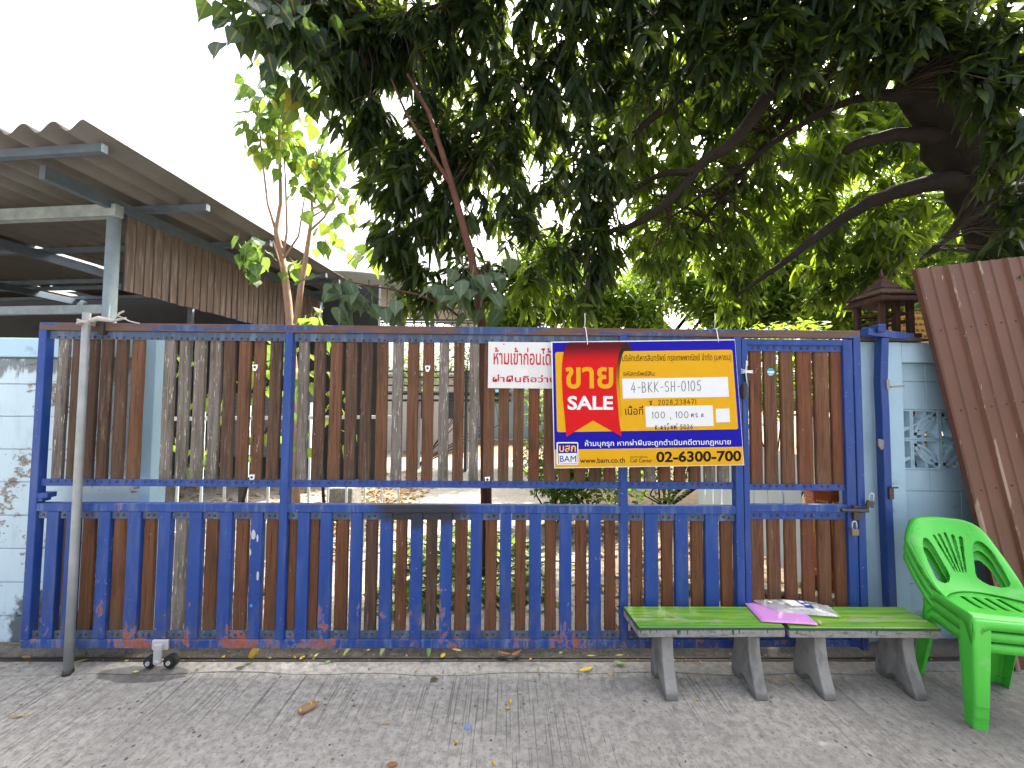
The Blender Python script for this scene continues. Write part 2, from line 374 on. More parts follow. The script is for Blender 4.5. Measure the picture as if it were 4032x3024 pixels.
def strip(par, x0, x1, z0, z1, bolts, mat='blue_strip', zb=None, y=SY, r=.0075):
    m = MB().box(x0, x1, y, y+.006, z0, z1)
    for bx in bolts: m.dome((bx, y+.0005, (zb or (z0+z1)/2)+rnd.uniform(-.003, .003)), r*rnd.uniform(.85, 1.15))
    s = m.build("bolt_strip", [M[mat], M['bolt']], par)
    for pl_ in s.data.polygons: pl_.material_index = 1 if pl_.index >= 6 else 0
    return s
for x0, x1 in seg:
    bl = []
    for xa, xb in upx:
        c = (xa+xb)/2
        if x0 < c < x1: bl += [c-.018+rnd.uniform(-.003, .003), c+.018+rnd.uniform(-.003, .003)]
    strip(gate, x0+.003, x1-.003, 1.900, 1.948, bl, zb=1.912)
    strip(gate, x0+.003, x1-.003, 1.034, 1.075, bl, 'blue', zb=1.062)
# lower half: blue uprights with planks between
bars = [(310,398),(455,530),(690,775),(905,1000),(1130,1218),(1352,1445),(1578,1668),(1803,1890)]
bars = [(a*.54252, b*.54252, 2240) for a, b in bars]
bars += [(1000+a*.54252, 1000+b*.54252, 2240) for a, b in ((303,390),(468,552),(690,772),(908,995),(1130,1215),(1348,1432),(1568,1652),(1783,1867),(1998,2085))]
bars += [(2204, 2251, 2240)]
bars += [(2300+a*.54252, 2300+b*.54252, 2310) for a, b in ((40,124),(447,543),(668,762),(888,985))]
for a, b, y in bars:
    MB().box(xs(a, y), xs(b, y), YG+.003, YG+.040, ZB+.0505, .8885).build('upright_bar', M['blue'], gate, bevel=.004)
low = [(580,668,'w_lower'),(808,888,'w_lower'),(1030,1112,'w_lower'),(1258,1340,'w_grey'),(1480,1572,'w_lower'),(1700,1792,'w_lower'),(1922,2012,'w_lower'),(2090,2150,'w_lower')]
low = [(a*.54252, b*.54252, c, 2240) for a, b, c in low]
low += [(1000+a*.54252, 1000+b*.54252, c, 2240) for a, b, c in ((400,466,'w_lower'),(585,676,'w_lower'),(805,890,'w_dark'),(1025,1105,'w_lower'),(1245,1325,'w_dark'),(1456,1545,'w_lower'),(1676,1762,'w_lower'),(1893,1972,'w_lower'),(2110,2192,'w_lower'))]
low += [(2266, 2310, 'w_lower', 2240)]
low += [(2300+a*.54252, 2300+b*.54252, c, 2310) for a, b, c in ((150,228,'w_lower'),(342,424,'w_lower'),(566,648,'w_lower'),(783,868,'w_lower'),(997,1084,'w_lower'))]
ub = sorted([(xs(a, y), xs(b, y)) for a, b, y in bars]+[(XL0, XL1), (XP2a, XP2b), (XP3a, XP3b), (XP4a, XP4b)])
for a, b, c, y in low:
    plank(gate, xs(a, y, SY+.007), xs(b, y, SY+.007), .185, .862, c)
plank(gate, ub[1][1]+.012, ub[2][0]-.008, .185, .862, 'w_dark')
for (a0, a1), (b0, b1) in zip(ub, ub[1:]):
    if b0-a1 < .02: continue
    c = (a1+b0)/2; k = .016 if b0-a1 > .09 else 0
    bl = [c-k, c+k] if k else [c]
    strip(gate, a1+.001, b0-.001, .846, .888, bl); strip(gate, a1+.001, b0-.001, .165, .207, bl)
# little door in the gate
DX0, DX1 = XP4b+.006, XR0-.006
door = bpy.data.objects.new('door', None); COL.objects.link(door); door.parent = gate; door.location = (0, 0, 0)
door_loc = Vector(gate.location)
class DoorPar: pass
def dpart(m, name, mat, bevel=.003):
    o = m.build(name, M[mat], None, bevel=bevel)
    for v in o.data.vertices: v.co -= door_loc
    o.parent = door; return o
dz0, dz1 = .12, ZT-.056
S1 = DX0+.034; S2 = xs(3330, 1700)
dpart(MB().box(DX0, S1, YG+.002, YG+.04, dz0, dz1), 'door_stile', 'blue')
dpart(MB().box(S2, DX1, YG+.002, YG+.04, dz0, dz1), 'door_stile', 'blue_post')
for za, zb, mt in ((dz1-.036, dz1, 'blue_post'), (.905, .947, 'blue_worn'), (dz0, dz0+.04, 'blue_worn')):
    dpart(MB().box(S1, S2, YG+.003, YG+.039, za, zb), 'door_rail', mt)
dp = [(275,357,'w_red'),(378,466,'w_brown'),(493,583,'w_brown'),(610,713,'w_red'),(733,832,'w_brown'),(850,948,'w_red')]
dpu = [(xs(2800+a*.55696, 1500, SY+.007), xs(2800+b*.55696, 1500, SY+.007), c) for a, b, c in dp]
dpl = [(xs(2832+a*.54252, 2180, SY+.007), xs(2832+b*.54252, 2180, SY+.007)) for a, b in ((228,326),(358,447),(483,566),(608,692),(724,812),(848,938))]
def dplank(xa, xb, z0, z1, mt):
    o = plank(None, xa, xb, z0, z1, mt); o.parent = door; o.location = o.location-door_loc
for (xa, xb, c) in dpu: dplank(xa, xb, 1.05, 1.90, c)
for (xa, xb) in dpl: dplank(xa, xb, .17, .868, rnd.choice(['w_red', 'w_brown', 'w_lower']))
for z0, z1, zb, src in ((1.868, 1.905, 1.889, dpu), (1.030, 1.066, 1.055, dpu), (.858, .9045, .882, dpl), (.16, .19, .175, dpl)):
    bl = [(q[0]+q[1])/2+s_ for q in src for s_ in (-.019, .019)]
    o = strip(None, S1+.001, S2-.001, z0, z1, bl, 'blue', zb, r=.009)
    for v in o.data.vertices: v.co -= door_loc
    o.parent = door
# door bolt, hasp, hinges
m = MB().tube([(xs(3300, 2006), YG-.022, .922), (xs(3405, 2008), YG-.022, .920)], .011, 10); m.tube([(xs(3400, 2006), YG-.022, .922), (xs(3404, 2006), YG-.022, .952)], .009, 8)
m.box(xs(3355, 2006), xs(3385, 2006), YG-.012, YG+.001, .86, .945)
dpart(m, 'door_latch', 'steel_dark', .002)
for zz in (1.62, .32):
    dpart(MB().tube([(XP4b+.004, YG-.012, zz-.045), (XP4b+.004, YG-.012, zz+.045)], .012, 8).box(XP4b-.012, XP4b+.02, YG-.012, YG+.001, zz-.03, zz+.03), 'hinge', 'bolt', .002)
# strap lugs and roller
m = MB().box(XL1+.0005, XL1+.06, YG-.001, YG+.05, .966, .995); m.box(XL1+.0005, XL1+.028, YG+.002, YG+.05, .945, .9655)
m.build('stop_block', M['blue'], gate, bevel=.003)
rx = xs(637, 2570); rz = .062
m = MB().box(rx-.045, rx+.045, YG-.018, YG-.0015, .115, .17); m.box(rx-.022, rx+.022, YG-.034, YG-.0185, .045, .155); m.tube([(rx, YG-.040, .056), (rx, YG-.03, .056)], .014, 10)
br = m.build('roller_bracket', M['silver'], gate, bevel=.006)
for k, (dx, r) in enumerate(((-.058, .035), (.058, .038))):
    q = MB().tube([(rx+dx, YG-.014, r+.009), (rx+dx, YG+.014, r+.009)], r, 24); q.tube([(rx+dx, YG-.022, r+.009), (rx+dx, YG-.0145, r+.009)], r*.62, 18)
    o = q.build('wheel', M['black'], None, bevel=.003)
    for v in o.data.vertices: v.co -= Vector(gate.location)
    o.parent = br
    q = MB().tube([(rx+dx, YG-.028, r+.009), (rx+dx, YG-.0225, r+.009)], .012, 10); o2 = q.build('axle_cap', M['silver'], None)
    for v in o2.data.vertices: v.co -= Vector(gate.location)
    o2.parent = br
# white washers screwed on planks
for (x, y) in ((1005, 1447), (993, 1880), (1684, 1451), (1919, 1889)):
    c = P(x, y, SY+.006); m = MB()
    m.prism([(c.x-.016, c.z+.016), (c.x+.016, c.z+.018), (c.x+.014, c.z-.004), (c.x+.004, c.z-.022), (c.x-.010, c.z-.018)], 'y', SY+.0015, SY+.0065)
    wa = m.build('washer', M['white'], gate)
    o = MB().dome((c.x, SY+.0015, c.z+.002), .008).build('screw_head', M['bolt'], None)
    for v in o.data.vertices: v.co -= Vector(gate.location)
    o.parent = wa
# soot smear on the middle of the gate: thin dried spray film following the rail is part of the paint, see below
# ================================================================== POLE leaning on the gate
pb = G(268, 2654); pt = P(342, 1232, YG-.035)
pole = thing('leaning_pole', (pb.x, pb.y, 0), 'grey galvanised pipe leaning against the left end of the blue gate', 'pole')
d = (pt-pb)
MB().tube([pb, pb+d*.3, pb+d*.65, pt], [.0215, .021, .020, .019], 18).build('pipe', M['galv'], pole, smooth=True)
MB().tube([pb+Vector((0, 0, -.004)), pb+d*.012], [.026, .024], 14).build('pipe_foot', M['steel_dark'], pole, smooth=True)
# rope and rag tying the pipe to the gate
kt = P(395, 1262, YG-.03)
rope = thing('rope_tie', (kt.x, kt.y, kt.z), 'pale rag and rope knotted round the top of the leaning grey pipe', 'rope')
m = MB()
for i in range(5):
    a = pt+Vector((0, 0, -.05-.004*i)); r = .036
    m.tube([a+Vector((r*math.cos(t_), r*math.sin(t_)+.0, .006*math.sin(t_*2+i))) for t_ in np.linspace(0, 6.28, 14)], .0045, 5)
m.tube([pt+Vector((.04, -.02, -.05)), kt+Vector((0, -.01, .01)), kt+Vector((.07, 0, .0)), kt+Vector((.13, .02, .02))], [.012, .016, .011, .006], 8)
m.tube([kt+Vector((.08, 0, .0)), kt+Vector((.11, 0, .045)), kt+Vector((.115, .02, .06))], .006, 6)
m.tube([kt+Vector((.10, .0, .03)), kt+Vector((.16, .01, .0)), kt+Vector((.21, .02, -.012))], .004, 6)
m.build('knot', plain('weathered_rag', (.42, .40, .37), .9), rope, smooth=True)
MB().box(kt.x-.03, kt.x+.0, YG-.012, YG+.05, ZT-.07, ZT+.035).build('rusty_clip', M['bolt'], rope, bevel=.003)

# ================================================================== LEFT WALL
YW = 2.56
wl = thing('boundary_wall', (-3.2, YW+.05, 0), 'peeling pale blue concrete wall left of the gate', 'wall')
XWE = xs(575, 1600, YW)
zz = [-.02, .2]
while zz[-1] < 1.72: zz.append(zz[-1]+.205)
m = MB(); xj = xs(360, 1900, YW)
for i, (a, b) in enumerate(zip(zz, zz[1:])):
    m.box(-9, XWE-.003, YW+(i % 2)*.0015, YW+.05, a+.003, min(b, 1.80)-.003)
m.box(-9, XWE-.004, YW+.012, YW+.045, 0, 1.8)
m.build('wall_panel', M['wall_l'], wl, bevel=.004)
MB().box(-9, XWE-.004, YW-.03, YW+.09, 1.805, 1.925).build('wall_coping', M['coping'], wl, bevel=.006)
xa, xb = XWE, xs(615, 1600, YW)
MB().box(xa, xb, YW-.02, YW+.1, 0, 1.97).build('wall_end_post', M['galv_blue'] if 'galv_blue' in M else M['coping'], wl, bevel=.004)
m = MB().box(-9, XWE-.2, YW-.02, YW-.002, 0, .05); m.build('wall_foot', M['concrete_d'], wl, bevel=.01)

# ================================================================== RIGHT WALL
YR = 2.58
wr = thing('boundary_wall', (2.9, YR+.05, 0), 'pale blue block wall with pierced vent blocks behind the green chairs', 'wall')
X0 = xs(3375, 1700, YR); X1 = xs(3562, 1700, YR); ztop = P(3480, 1346, YR).z
zr1 = P(3600, 1430, YR+.04).z; zv1 = P(3600, 1612, YR+.04).z; zv0 = P(3600, 1850, YR+.04).z
MB().box(X0, X1, YR, YR+.16, -.02, ztop).build('wall_pillar', M['wall_r'], wr, bevel=.006)
MB().box(X1+.001, 6, YR+.002, YR+.15, zr1, ztop-.002).build('wall_beam', M['wall_r'], wr, bevel=.005)
m = MB(); bw = .40
z = -.02; zl = []
while z < zv0-.01:
    h = min(.2, zv0-z); zl.append((z, z+h)); z += h
k2_ = 0
for (a, b) in zl:
    x = X1+.001-(.2 if k2_ % 2 else 0); k2_ += 1
    while x < 6:
        m.box(max(x, X1+.001)+.0015, x+bw-.0015, YR+.04, YR+.12, a+.0015, b-.0015); x += bw
a, b = zv1, zr1; x = X1+.001
while x < 6: m.box(x+.0015, x+.19-.0015, YR+.04, YR+.12, a+.0015, a+(b-a)*.6-.0015); m.box(x+.0015, x+.19-.0015, YR+.04, YR+.12, a+(b-a)*.6+.0015, b-.001); x += .19
m.box(X1+.002, 6, YR+.048, YR+.112, 0, zv0-.002); m.box(X1+.002, 6, YR+.048, YR+.112, zv1+.002, zr1-.002)
m.build('wall_blocks', M['wall_r'], wr, bevel=.003)
# pierced vent blocks: square frame with nested quarter-circle ribs
def arc(m, cx, cz, r, a0, a1, wd, y0, y1, n=9):
    for i in range(n):
        t0, t1 = a0+(a1-a0)*i/n, a0+(a1-a0)*(i+1)/n
        q = [(cx+(r-wd)*math.cos(t0), cz+(r-wd)*math.sin(t0)), (cx+r*math.cos(t0), cz+r*math.sin(t0)), (cx+r*math.cos(t1), cz+r*math.sin(t1)), (cx+(r-wd)*math.cos(t1), cz+(r-wd)*math.sin(t1))]
        m.prism(q, 'y', y0, y1)
vh = (zv1-zv0)/2; vx = X1+.001
for i in range(9):
    for j in range(2):
        x0 = vx-.10+.19*i; x1 = x0+.19; z0 = zv0+vh*j; z1 = z0+vh
        y0, y1 = YR+.042, YR+.115; f = .012
        m = MB(); x0c = max(x0, vx)
        m.box(x0c+.001, x1-.001, y0, y1, z0+.001, z0+f); m.box(x0c+.001, x1-.001, y0, y1, z1-f, z1-.001)
        if x0 >= vx: m.box(x0+.001, x0+f, y0, y1, z0+f, z1-f)
        m.box(x1-f, x1-.001, y0, y1, z0+f, z1-f)
        if x0 >= vx:
            Rw, Rh = .19-2*f, z1-z0-2*f; Rr = min(Rw, Rh)
            flip = (i+j) % 2
            for (cx, cz, s0) in (((x0+f, z0+f, 0.), (x1-f, z1-f, math.pi)) if flip else ((x1-f, z0+f, math.pi/2), (x0+f, z1-f, 1.5*math.pi))):
                arc(m, cx, cz, Rr*.98, s0, s0+math.pi/2, .020, y0+.004, y1-.004); arc(m, cx, cz, Rr*.62, s0, s0+math.pi/2, .016, y0+.010, y1-.004)
            px_, pz_ = (x1+x0)/2, (z0+z1)/2; dg = (Rr*.30)
            sg = 1 if flip else -1
            m.obox((px_, (y0+y1)/2+.004, pz_), Vector((1, 0, -sg)).normalized(), (0, 1, 0), Vector((sg, 0, 1)).normalized(), dg, .03, .016)
        else:
            arc(m, x1-f, z0+f, .075, math.pi/2, math.pi, .022, y0+.004, y1-.004)
        m.build('vent_block', M['wall_r'], wr)
m = MB().prism([(X0-.01, ztop+.02), (X0+.22, ztop+.035), (X1+.15, ztop+.02), (X1+.15, ztop+.005), (X0-.01, ztop+.002)], 'y', YR-.03, YR+.16)
m.build('roof_tile', plain('dark_coping_tile', (.05, .045, .045), .6), wr, bevel=.003)
# slider post of the right-hand side: square tube with a bent neck and T arm
px0, px1 = xs(3480, 1900, YR-.08), xs(3516, 1900, YR-.08); yq = YR-.085
gp = thing('gate_post', ((px0+px1)/2, yq+.03, 0), 'blue square steel post with a short arm on top, right of the gate', 'post')
m = MB(); zs_ = [0, .5, 1.0, 1.5, P(3470, 1500, yq).z, P(3470, 1330, yq).z]; dx_ = [.012, .006, 0, 0, -.004, .012]
for z, dx in zip(zs_, dx_):
    for q in ((px0+dx, yq), (px1+dx-.012, yq), (px1+dx, yq+.012), (px1+dx, yq+.052), (px0+dx, yq+.052)): m.v.append(Vector((*q, z)))
for i in range(len(zs_)-1):
    for k in range(5): m.f.append((i*5+k, i*5+(k+1) % 5, i*5+5+(k+1) % 5, i*5+5+k))
m.f += [(4, 3, 2, 1, 0), tuple(25+k for k in range(5))]
m.build('post_tube', M['blue_post'], gp, bevel=.004)
zt_ = P(3470, 1318, yq).z
a_ = P(3402, 1300, yq-.02); b_ = P(3582, 1322, yq+.1)
MB().bar(a_+Vector((0, 0, -.012)), b_+Vector((0, 0, -.012)), .05, .046).build('post_arm', M['blue_post'], gp, bevel=.004)
c_ = P(3462, 1290, yq-.03); MB().bar(c_+Vector((0, -.02, -.005)), c_+Vector((0.03, .12, -.005)), .044, .05).build('post_arm', M['blue_post'], gp, bevel=.004)
m = MB()
c = P(3496, 1512, yq); m.box(c.x-.014, c.x+.006, yq-.008, yq+.001, c.z-.035, c.z+.03); m.bar(c+Vector((.01, -.006, -.02)), c+Vector((.085, -.02, -.012)), .012, .012) 
m.build('lock_bracket', plain('dull_bracket_steel', (.22, .21, .21), .5, .4, .3, .5), gp, bevel=.003); m = MB()
c = P(3478, 1745, yq); m.prism([(c.x-.036, c.z+.03), (c.x, c.z+.02), (c.x, c.z-.03), (c.x-.016, c.z-.045), (c.x-.034, c.z-.02)], 'y', yq-.006, yq+.004)
m.build('lock_bracket', plain('scraped_white_steel', (.17, .16, .155), .5, .4, .3, .5), gp, bevel=.003)
m = MB(); c = P(3506, 1933, yq); m.box(c.x-.016, c.x+.012, yq-.012, yq+.001, c.z-.05, c.z+.02); m.bar(c+Vector((-.01, -.01, .022)), c+Vector((.035, -.015, .024)), .01, .01)
m.build('hook', M['steel_dark'], gp, bevel=.002)
# padlocks
def padlock(c, label, brass, rot=0):
    t_ = thing('padlock', c, label, 'padlock', 'padlocks at the gate'); t_.rotation_euler = (0, rot, 0)
    MB().box(-.021, .021, -.008, .008, -.038, 0).build('lock_body', brass, t_, local=True, bevel=.004)
    pts = [(-.013, 0, 0), (-.013, 0, .03)]+[(-.013*math.cos(a), 0, .03+.015*math.sin(a)) for a in np.linspace(.3, 2.84, 7)]+[(.013, 0, .03), (.013, 0, 0)]
    MB().tube(pts, .0035, 8).build('shackle', M['silver'], t_, smooth=True, local=True)
padlock(P(3365, 2083, YG-.03), 'old brass padlock with tall shackle hanging on the small gate door', plain('brass', (.20, .16, .10), .45, .5, .6))
padlock(P(3428, 1972, YG-.02), 'dark padlock hanging open beside the pale wall, right of the door frame', plain('dark_steel', (.05, .05, .055), .5, .5, .5), .25)
# wired tin plate tied to the door hinge post
c = P(2936, 1470, YG-.012)
tp = thing('tied_rag', c, 'small dark metal stub bound with twisted wire beside the banner', 'wire')
MB().box(c.x-.004, c.x+.022, c.y-.012, c.y+.006, c.z-.05, c.z+.02).build('stub', M['bolt'], tp, bevel=.004)
m = MB()
for i in range(3): m.tube([c+Vector((-.035, -.012, .012*i)), c+Vector((0, -.022, .004+.004*i)), c+Vector((.035, -.012, .002+.007*i))], .003, 6)
m.tube([c+Vector((-.005, -.02, .075)), c+Vector((-.012, -.022, 0)), c+Vector((-.004, -.02, -.06))], .003, 6)
m.build('wire_wrap', M['wire'], tp, smooth=True)
# octagonal turquoise sticker
c = P(3034, 1465, SY+.006)
oc = [(c.x+.024*math.cos(a), c.z+.025*math.sin(a)) for a in np.linspace(.39, .39+2*math.pi, 9)[:8]]
st = MB().prism(oc, 'y', SY+.0045, SY+.0065).build('sticker', plain('turquoise_sticker', (.035, .32, .42), .5, .4, 0, .1), origin=c)
tag(st, 'turquoise octagonal sticker on a door plank right of the banner', 'sticker')
m = MB().box(c.x-.021, c.x+.021, SY+.003, SY+.0045, c.z-.0035, c.z+.0035)
for k in range(3): m.box(c.x-.015, c.x+.015-.004*k, SY+.003, SY+.0045, c.z-.010-.004*k, c.z-.0085-.004*k)
o = m.build('printed_band', M['white'], None)
for v in o.data.vertices: v.co -= c
o.parent = st
# ================================================================== SIGNS
def flat_mat(name, c, rough=.6): return plain(name, c, rough, .12, 0, .05)
S_BLUE = flat_mat('banner_blue', (.007, .005, .27)); S_YEL = flat_mat('banner_yellow', (.56, .30, .008)); S_RED = flat_mat('banner_red', (.48, .007, .009))
S_WHITE = flat_mat('banner_white', (.60, .62, .635)); S_BLACK = flat_mat('banner_black', (.012, .007, .005)); S_NAVY = flat_mat('logo_navy', (.008, .01, .17)); S_INK = flat_mat('pen_ink', (.03, .03, .035)); S_MAROON = flat_mat('sign_red_letters', (.42, .02, .035)); S_ORANGE = flat_mat('logo_orange', (.85, .42, .12))
t = NT('ribbon_red_print', .6, .12)                       # printed ribbon: red artwork going dark at its fold
uvz = t.n('ShaderNodeTexCoord').outputs['Object']; z_ = t.sep(uvz)[2]
t.col(t.mix(t.step(z_, .235, .345), (.48, .007, .009), (.075, .005, .008))); S_RIB = t.m
t = NT('ribbon_underside_print', .6, .12); z_ = t.sep(t.n('ShaderNodeTexCoord').outputs['Object'])[2]
t.col(t.mix(t.step(z_, .0, .30), (.46, .24, .007), (.03, .01, .01))); S_SHD = t.m
class Board:
    """flat board; (x, y) of a close-up of the photograph are turned into metres of the board"""
    def __init__(s, name, corners, loc, W_, H_, tilt, lean, face, label, cat, th=.005):
        s.c = corners; s.W = W_; s.H = H_
        s.root = thing(name, loc, label, cat); s.root.rotation_euler = (lean, tilt, 0)
        s.panel = MB().box(-W_/2, W_/2, 0, th, -H_/2, H_/2).build('panel', face, s.root, local=True)
    def uv(s, x, y):
        (x0,y0),(x1,y1),(x2,y2),(x3,y3) = s.c; u = v = .5        # TL TR BR BL
        for _ in range(12):
            X = (1-v)*((1-u)*x0+u*x1)+v*((1-u)*x3+u*x2); Y = (1-v)*((1-u)*y0+u*y1)+v*((1-u)*y3+u*y2)
            a = (1-v)*(x1-x0)+v*(x2-x3); b = (1-u)*(x3-x0)+u*(x2-x1); c = (1-v)*(y1-y0)+v*(y2-y3); d = (1-u)*(y3-y0)+u*(y2-y1)
            det = a*d-b*c; u += (d*(x-X)-b*(y-Y))/det; v += (-c*(x-X)+a*(y-Y))/det
        return ((u-.5)*s.W, (.5-v)*s.H)
    def shape(s, name, pts, mat, lay, par=None):
        q = [s.uv(*p) for p in pts]
        return MB().prism(q, 'y', -.0007*lay-.0004, -.0007*lay+.0002 if lay > 1 else 0.0).build(name, mat, par or s.root, local=True)
    def rrect(s, name, x0, y0, x1, y1, r, mat, lay, cs=None):
        cs = cs or ((x0, y0), (x1, y0), (x1, y1), (x0, y1)); pts = []; n = len(cs)
        for i in range(n):
            p = Vector(cs[i]); a = (Vector(cs[i-1])-p).normalized()*r; b = (Vector(cs[(i+1) % n])-p).normalized()*r
            for k in range(5):
                t_ = k/4; pts.append(tuple(p+a*(1-t_)**2+b*t_**2))
        return s.shape(name, pts, mat, lay)
    def text(s, body, x0, y0, x1, y1, mat, lay, bold=0., name='lettering', shear=0., slope=None):
        cu = bpy.data.curves.new('lettering', 'FONT'); cu.body = body; cu.resolution_u = 3; cu.offset = bold; cu.shear = shear
        o = bpy.data.objects.new('tmp', cu); COL.objects.link(o); bpy.context.view_layer.update()
        me = bpy.data.meshes.new_from_object(o.evaluated_get(bpy.context.evaluated_depsgraph_get()))
        bpy.data.objects.remove(o)
        co = np.zeros(len(me.vertices)*3); me.vertices.foreach_get('co', co); co = co.reshape(-1, 3)
        lo, hi = co.min(0), co.max(0)
        for v, c in zip(me.vertices, co):
            fx = (c[0]-lo[0])/(hi[0]-lo[0]); fy = (c[1]-lo[1])/(hi[1]-lo[1])
            yb = y1 + (slope or 0)*fx*(x1-x0); yt = y0 + (slope or 0)*fx*(x1-x0)
            u, w_ = s.uv(x0+fx*(x1-x0), yb+(yt-yb)*fy); v.co = (u, -.0007*lay-.0004, w_)
        me.materials.clear(); me.materials.append(mat); me.name = name
        o = bpy.data.objects.new(name, me); COL.objects.link(o); o.parent = s.root; return o
    def pen(s, strokes, x0, y0, x1, y1, mat, lay, wd=.0032, slope=0., name='handwriting'):
        """strokes in a unit box per string, already laid out: list of polylines in (0..1, 0..1 down)"""
        m = MB()
        for st_ in strokes:
            q = [s.uv(x0+a*(x1-x0), y0+b*(y1-y0)+slope*a*(x1-x0)) for a, b in st_]
            y_ = -.0007*lay-.0004
            for (a, b), (c, d) in zip(q, q[1:]):
                dx, dz = c-a, d-b; L = math.hypot(dx, dz) or 1; nx, nz = -dz/L*wd/2, dx/L*wd/2; ex, ez = dx/L*wd*.3, dz/L*wd*.3
                m.poly([(a+nx-ex, y_, b+nz-ez), (a-nx-ex, y_, b-nz-ez), (c-nx+ex, y_, d-nz+ez), (c+nx+ex, y_, d+nz+ez)])
        return m.build(name, mat, s.root, local=True)
def oval(cx, cy, rx, ry, a0=0., a1=360., n=14): return [(cx+rx*math.cos(math.radians(a0+(a1-a0)*i/n)), cy+ry*math.sin(math.radians(a0+(a1-a0)*i/n))) for i in range(n+1)]
GL = {  # hand-drawn single-stroke characters in a 0..1 wide, 0..1 high (down) box
 '0': [oval(.5, .5, .42, .5, -80, 280)], '1': [[(.3, .2), (.55, 0), (.55, 1)]], '2': [oval(.45, .27, .36, .27, 190, 380, 8)+[(.1, 1), (.95, .95)]],
 '3': [oval(.42, .25, .36, .25, 200, 440, 8)+oval(.42, .74, .42, .26, -80, 150, 8)], '4': [[(.6, 0), (.02, .68), (.95, .66)], [(.68, .3), (.62, 1)]],
 '5': [[(.9, 0), (.25, .02), (.2, .42)]+oval(.42, .68, .42, .31, -110, 150, 9)], '6': [[(.75, 0), (.25, .45)]+oval(.45, .7, .35, .3, 190, 540, 10)],
 '7': [[(.02, .04), (.95, 0), (.4, 1)], [(.3, .5), (.8, .48)]], '8': [oval(.5, .25, .3, .25, 90, 450, 10), oval(.5, .74, .4, .26, -90, 270, 10)],
 '-': [[(.1, .55), (.9, .52)]], ',': [[(.5, .9), (.6, 1.0), (.4, 1.25)]], '.': [[(.42, .97), (.58, 1.0)]],
 'B': [[(.1, 0), (.12, 1)], [(.1, .02)]+oval(.35, .24, .4, .23, -70, 80, 6)+[(.12, .48)]+oval(.4, .74, .5, .26, -75, 80, 6)+[(.12, 1)]],
 'K': [[(.1, 0), (.12, 1)], [(.85, 0), (.14, .55), (.95, 1)]], 'S': [[(.85, .1)]+oval(.5, .25, .35, .25, -60, -250, 7)+oval(.5, .74, .36, .26, -80, 150, 8)], 'H': [[(.1, 0), (.1, 1)], [(.85, 0), (.85, 1)], [(.1, .5), (.85, .48)]],
 'ฉ': [oval(.2, .3, .12, .14)+[(.3, .45), (.3, .9)]+oval(.42, .85, .12, .12)+[(.8, .9), (.85, .1), (.55, .25)]],
 'ต': [oval(.35, .6, .12, .16)+[(.1, .95), (.1, .35), (.3, .15), (.5, .35), (.7, .15), (.9, .4), (.9, 1)]],
 'ร': [[(.85, .1), (.35, .15), (.25, .4), (.75, .5), (.75, .95)]+oval(.62, .9, .12, .12)], 'ว': [oval(.35, .75, .15, .15)+[(.25, .3), (.6, .15), (.85, .4), (.8, 1)]],
 'โ': [[(.2, 1.0)]+oval(.35, .92, .14, .1)+[(.35, 0), (.05, -.25), (.5, -.35), (.9, -.2)]],
 'ช': [oval(.25, .3, .12, .14)+[(.35, .5), (.3, .9), (.75, .95), (.8, .3), (1., .05)]], 'ิ': [[(-.6, -.1), (-.3, -.3), (-.0, -.1), (-.6, -.08)]]}
def hand(txt, adv=None):
    adv = adv or {}; x = 0; out = []; wd = {'1': .5, '-': .6, ',': .5, '.': .45, ' ': .8, 'ิ': 0.}
    for ch in txt:
        a = adv.get(ch, wd.get(ch, 1.)); wch = max(a, .45)
        for st_ in GL.get(ch, []): out.append([(x+p*wch*.82, q) for p, q in st_])
        x += a*1.12
    return [[(p/x, q) for p, q in st_] for st_ in out]
# ---- the sale banner
BT = [(2171.2, 1345.6), (2898.6, 1336.2), (2925, 1831.8), (2181.4, 1844)]
ctr = (P(2171.2, 1345.6, YG-.03)+P(2898.6, 1336.2, YG-.03)+P(2925, 1831.8, YG-.075)+P(2181.4, 1844, YG-.075))/4
BW = ((P(2898.6, 1336, YG-.03)-P(2171, 1345, YG-.03)).length+(P(2925, 1832, YG-.075)-P(2181, 1844, YG-.075)).length)/2
BH = ((P(2171, 1345, YG-.03)-P(2181, 1844, YG-.075)).length+(P(2898, 1336, YG-.03)-P(2925, 1832, YG-.075)).length)/2
tl, tr_ = P(2171.2, 1345.6, YG-.03), P(2898.6, 1336.2, YG-.03); bl_, br_ = P(2181.4, 1844, YG-.075), P(2925, 1831.8, YG-.075)
tilt = -(math.atan2(tr_.z-tl.z, tr_.x-tl.x)+math.atan2(br_.z-bl_.z, br_.x-bl_.x))/2
bn = Board('sale_banner', [(175,235),(1963,212),(2028,1430),(200,1460)], ctr, BW, BH, tilt, -math.atan2(.045, BH), S_WHITE, 'blue and yellow board with a red SALE ribbon hanging on the gate', 'banner')
bn.shape('blue_field', [(188,246),(1960,222),(2014,1256),(203,1284)], S_BLUE, 1)
bn.shape('yellow_strip', [(203,1286),(2014,1258),(2022,1424),(208,1452)], S_YEL, 1)
bn.rrect('yellow_field', 0, 0, 0, 0, 22, S_YEL, 2, cs=((214,340),(1934,316),(1976,1090),(228,1118)))
bn.shape('ribbon_fold', [(735,240),(905,244),(945,275),(957,325),(880,330),(860,375),(838,480),(832,620),(842,800),(855,960),(822,985),(800,760),(796,600),(800,450),(820,360),(850,290)], S_SHD, 3)
bn.shape('ribbon', [(355,243),(905,238),(862,275),(828,360),(806,480),(800,620),(808,760),(825,1000),(846,1158),(573,1006),(316,1162),(300,950),(285,800),(276,600),(280,450),(296,340),(320,270)], S_RIB, 4)
bn.text('ขาย', 312, 487, 772, 700, S_YEL, 5, .022)
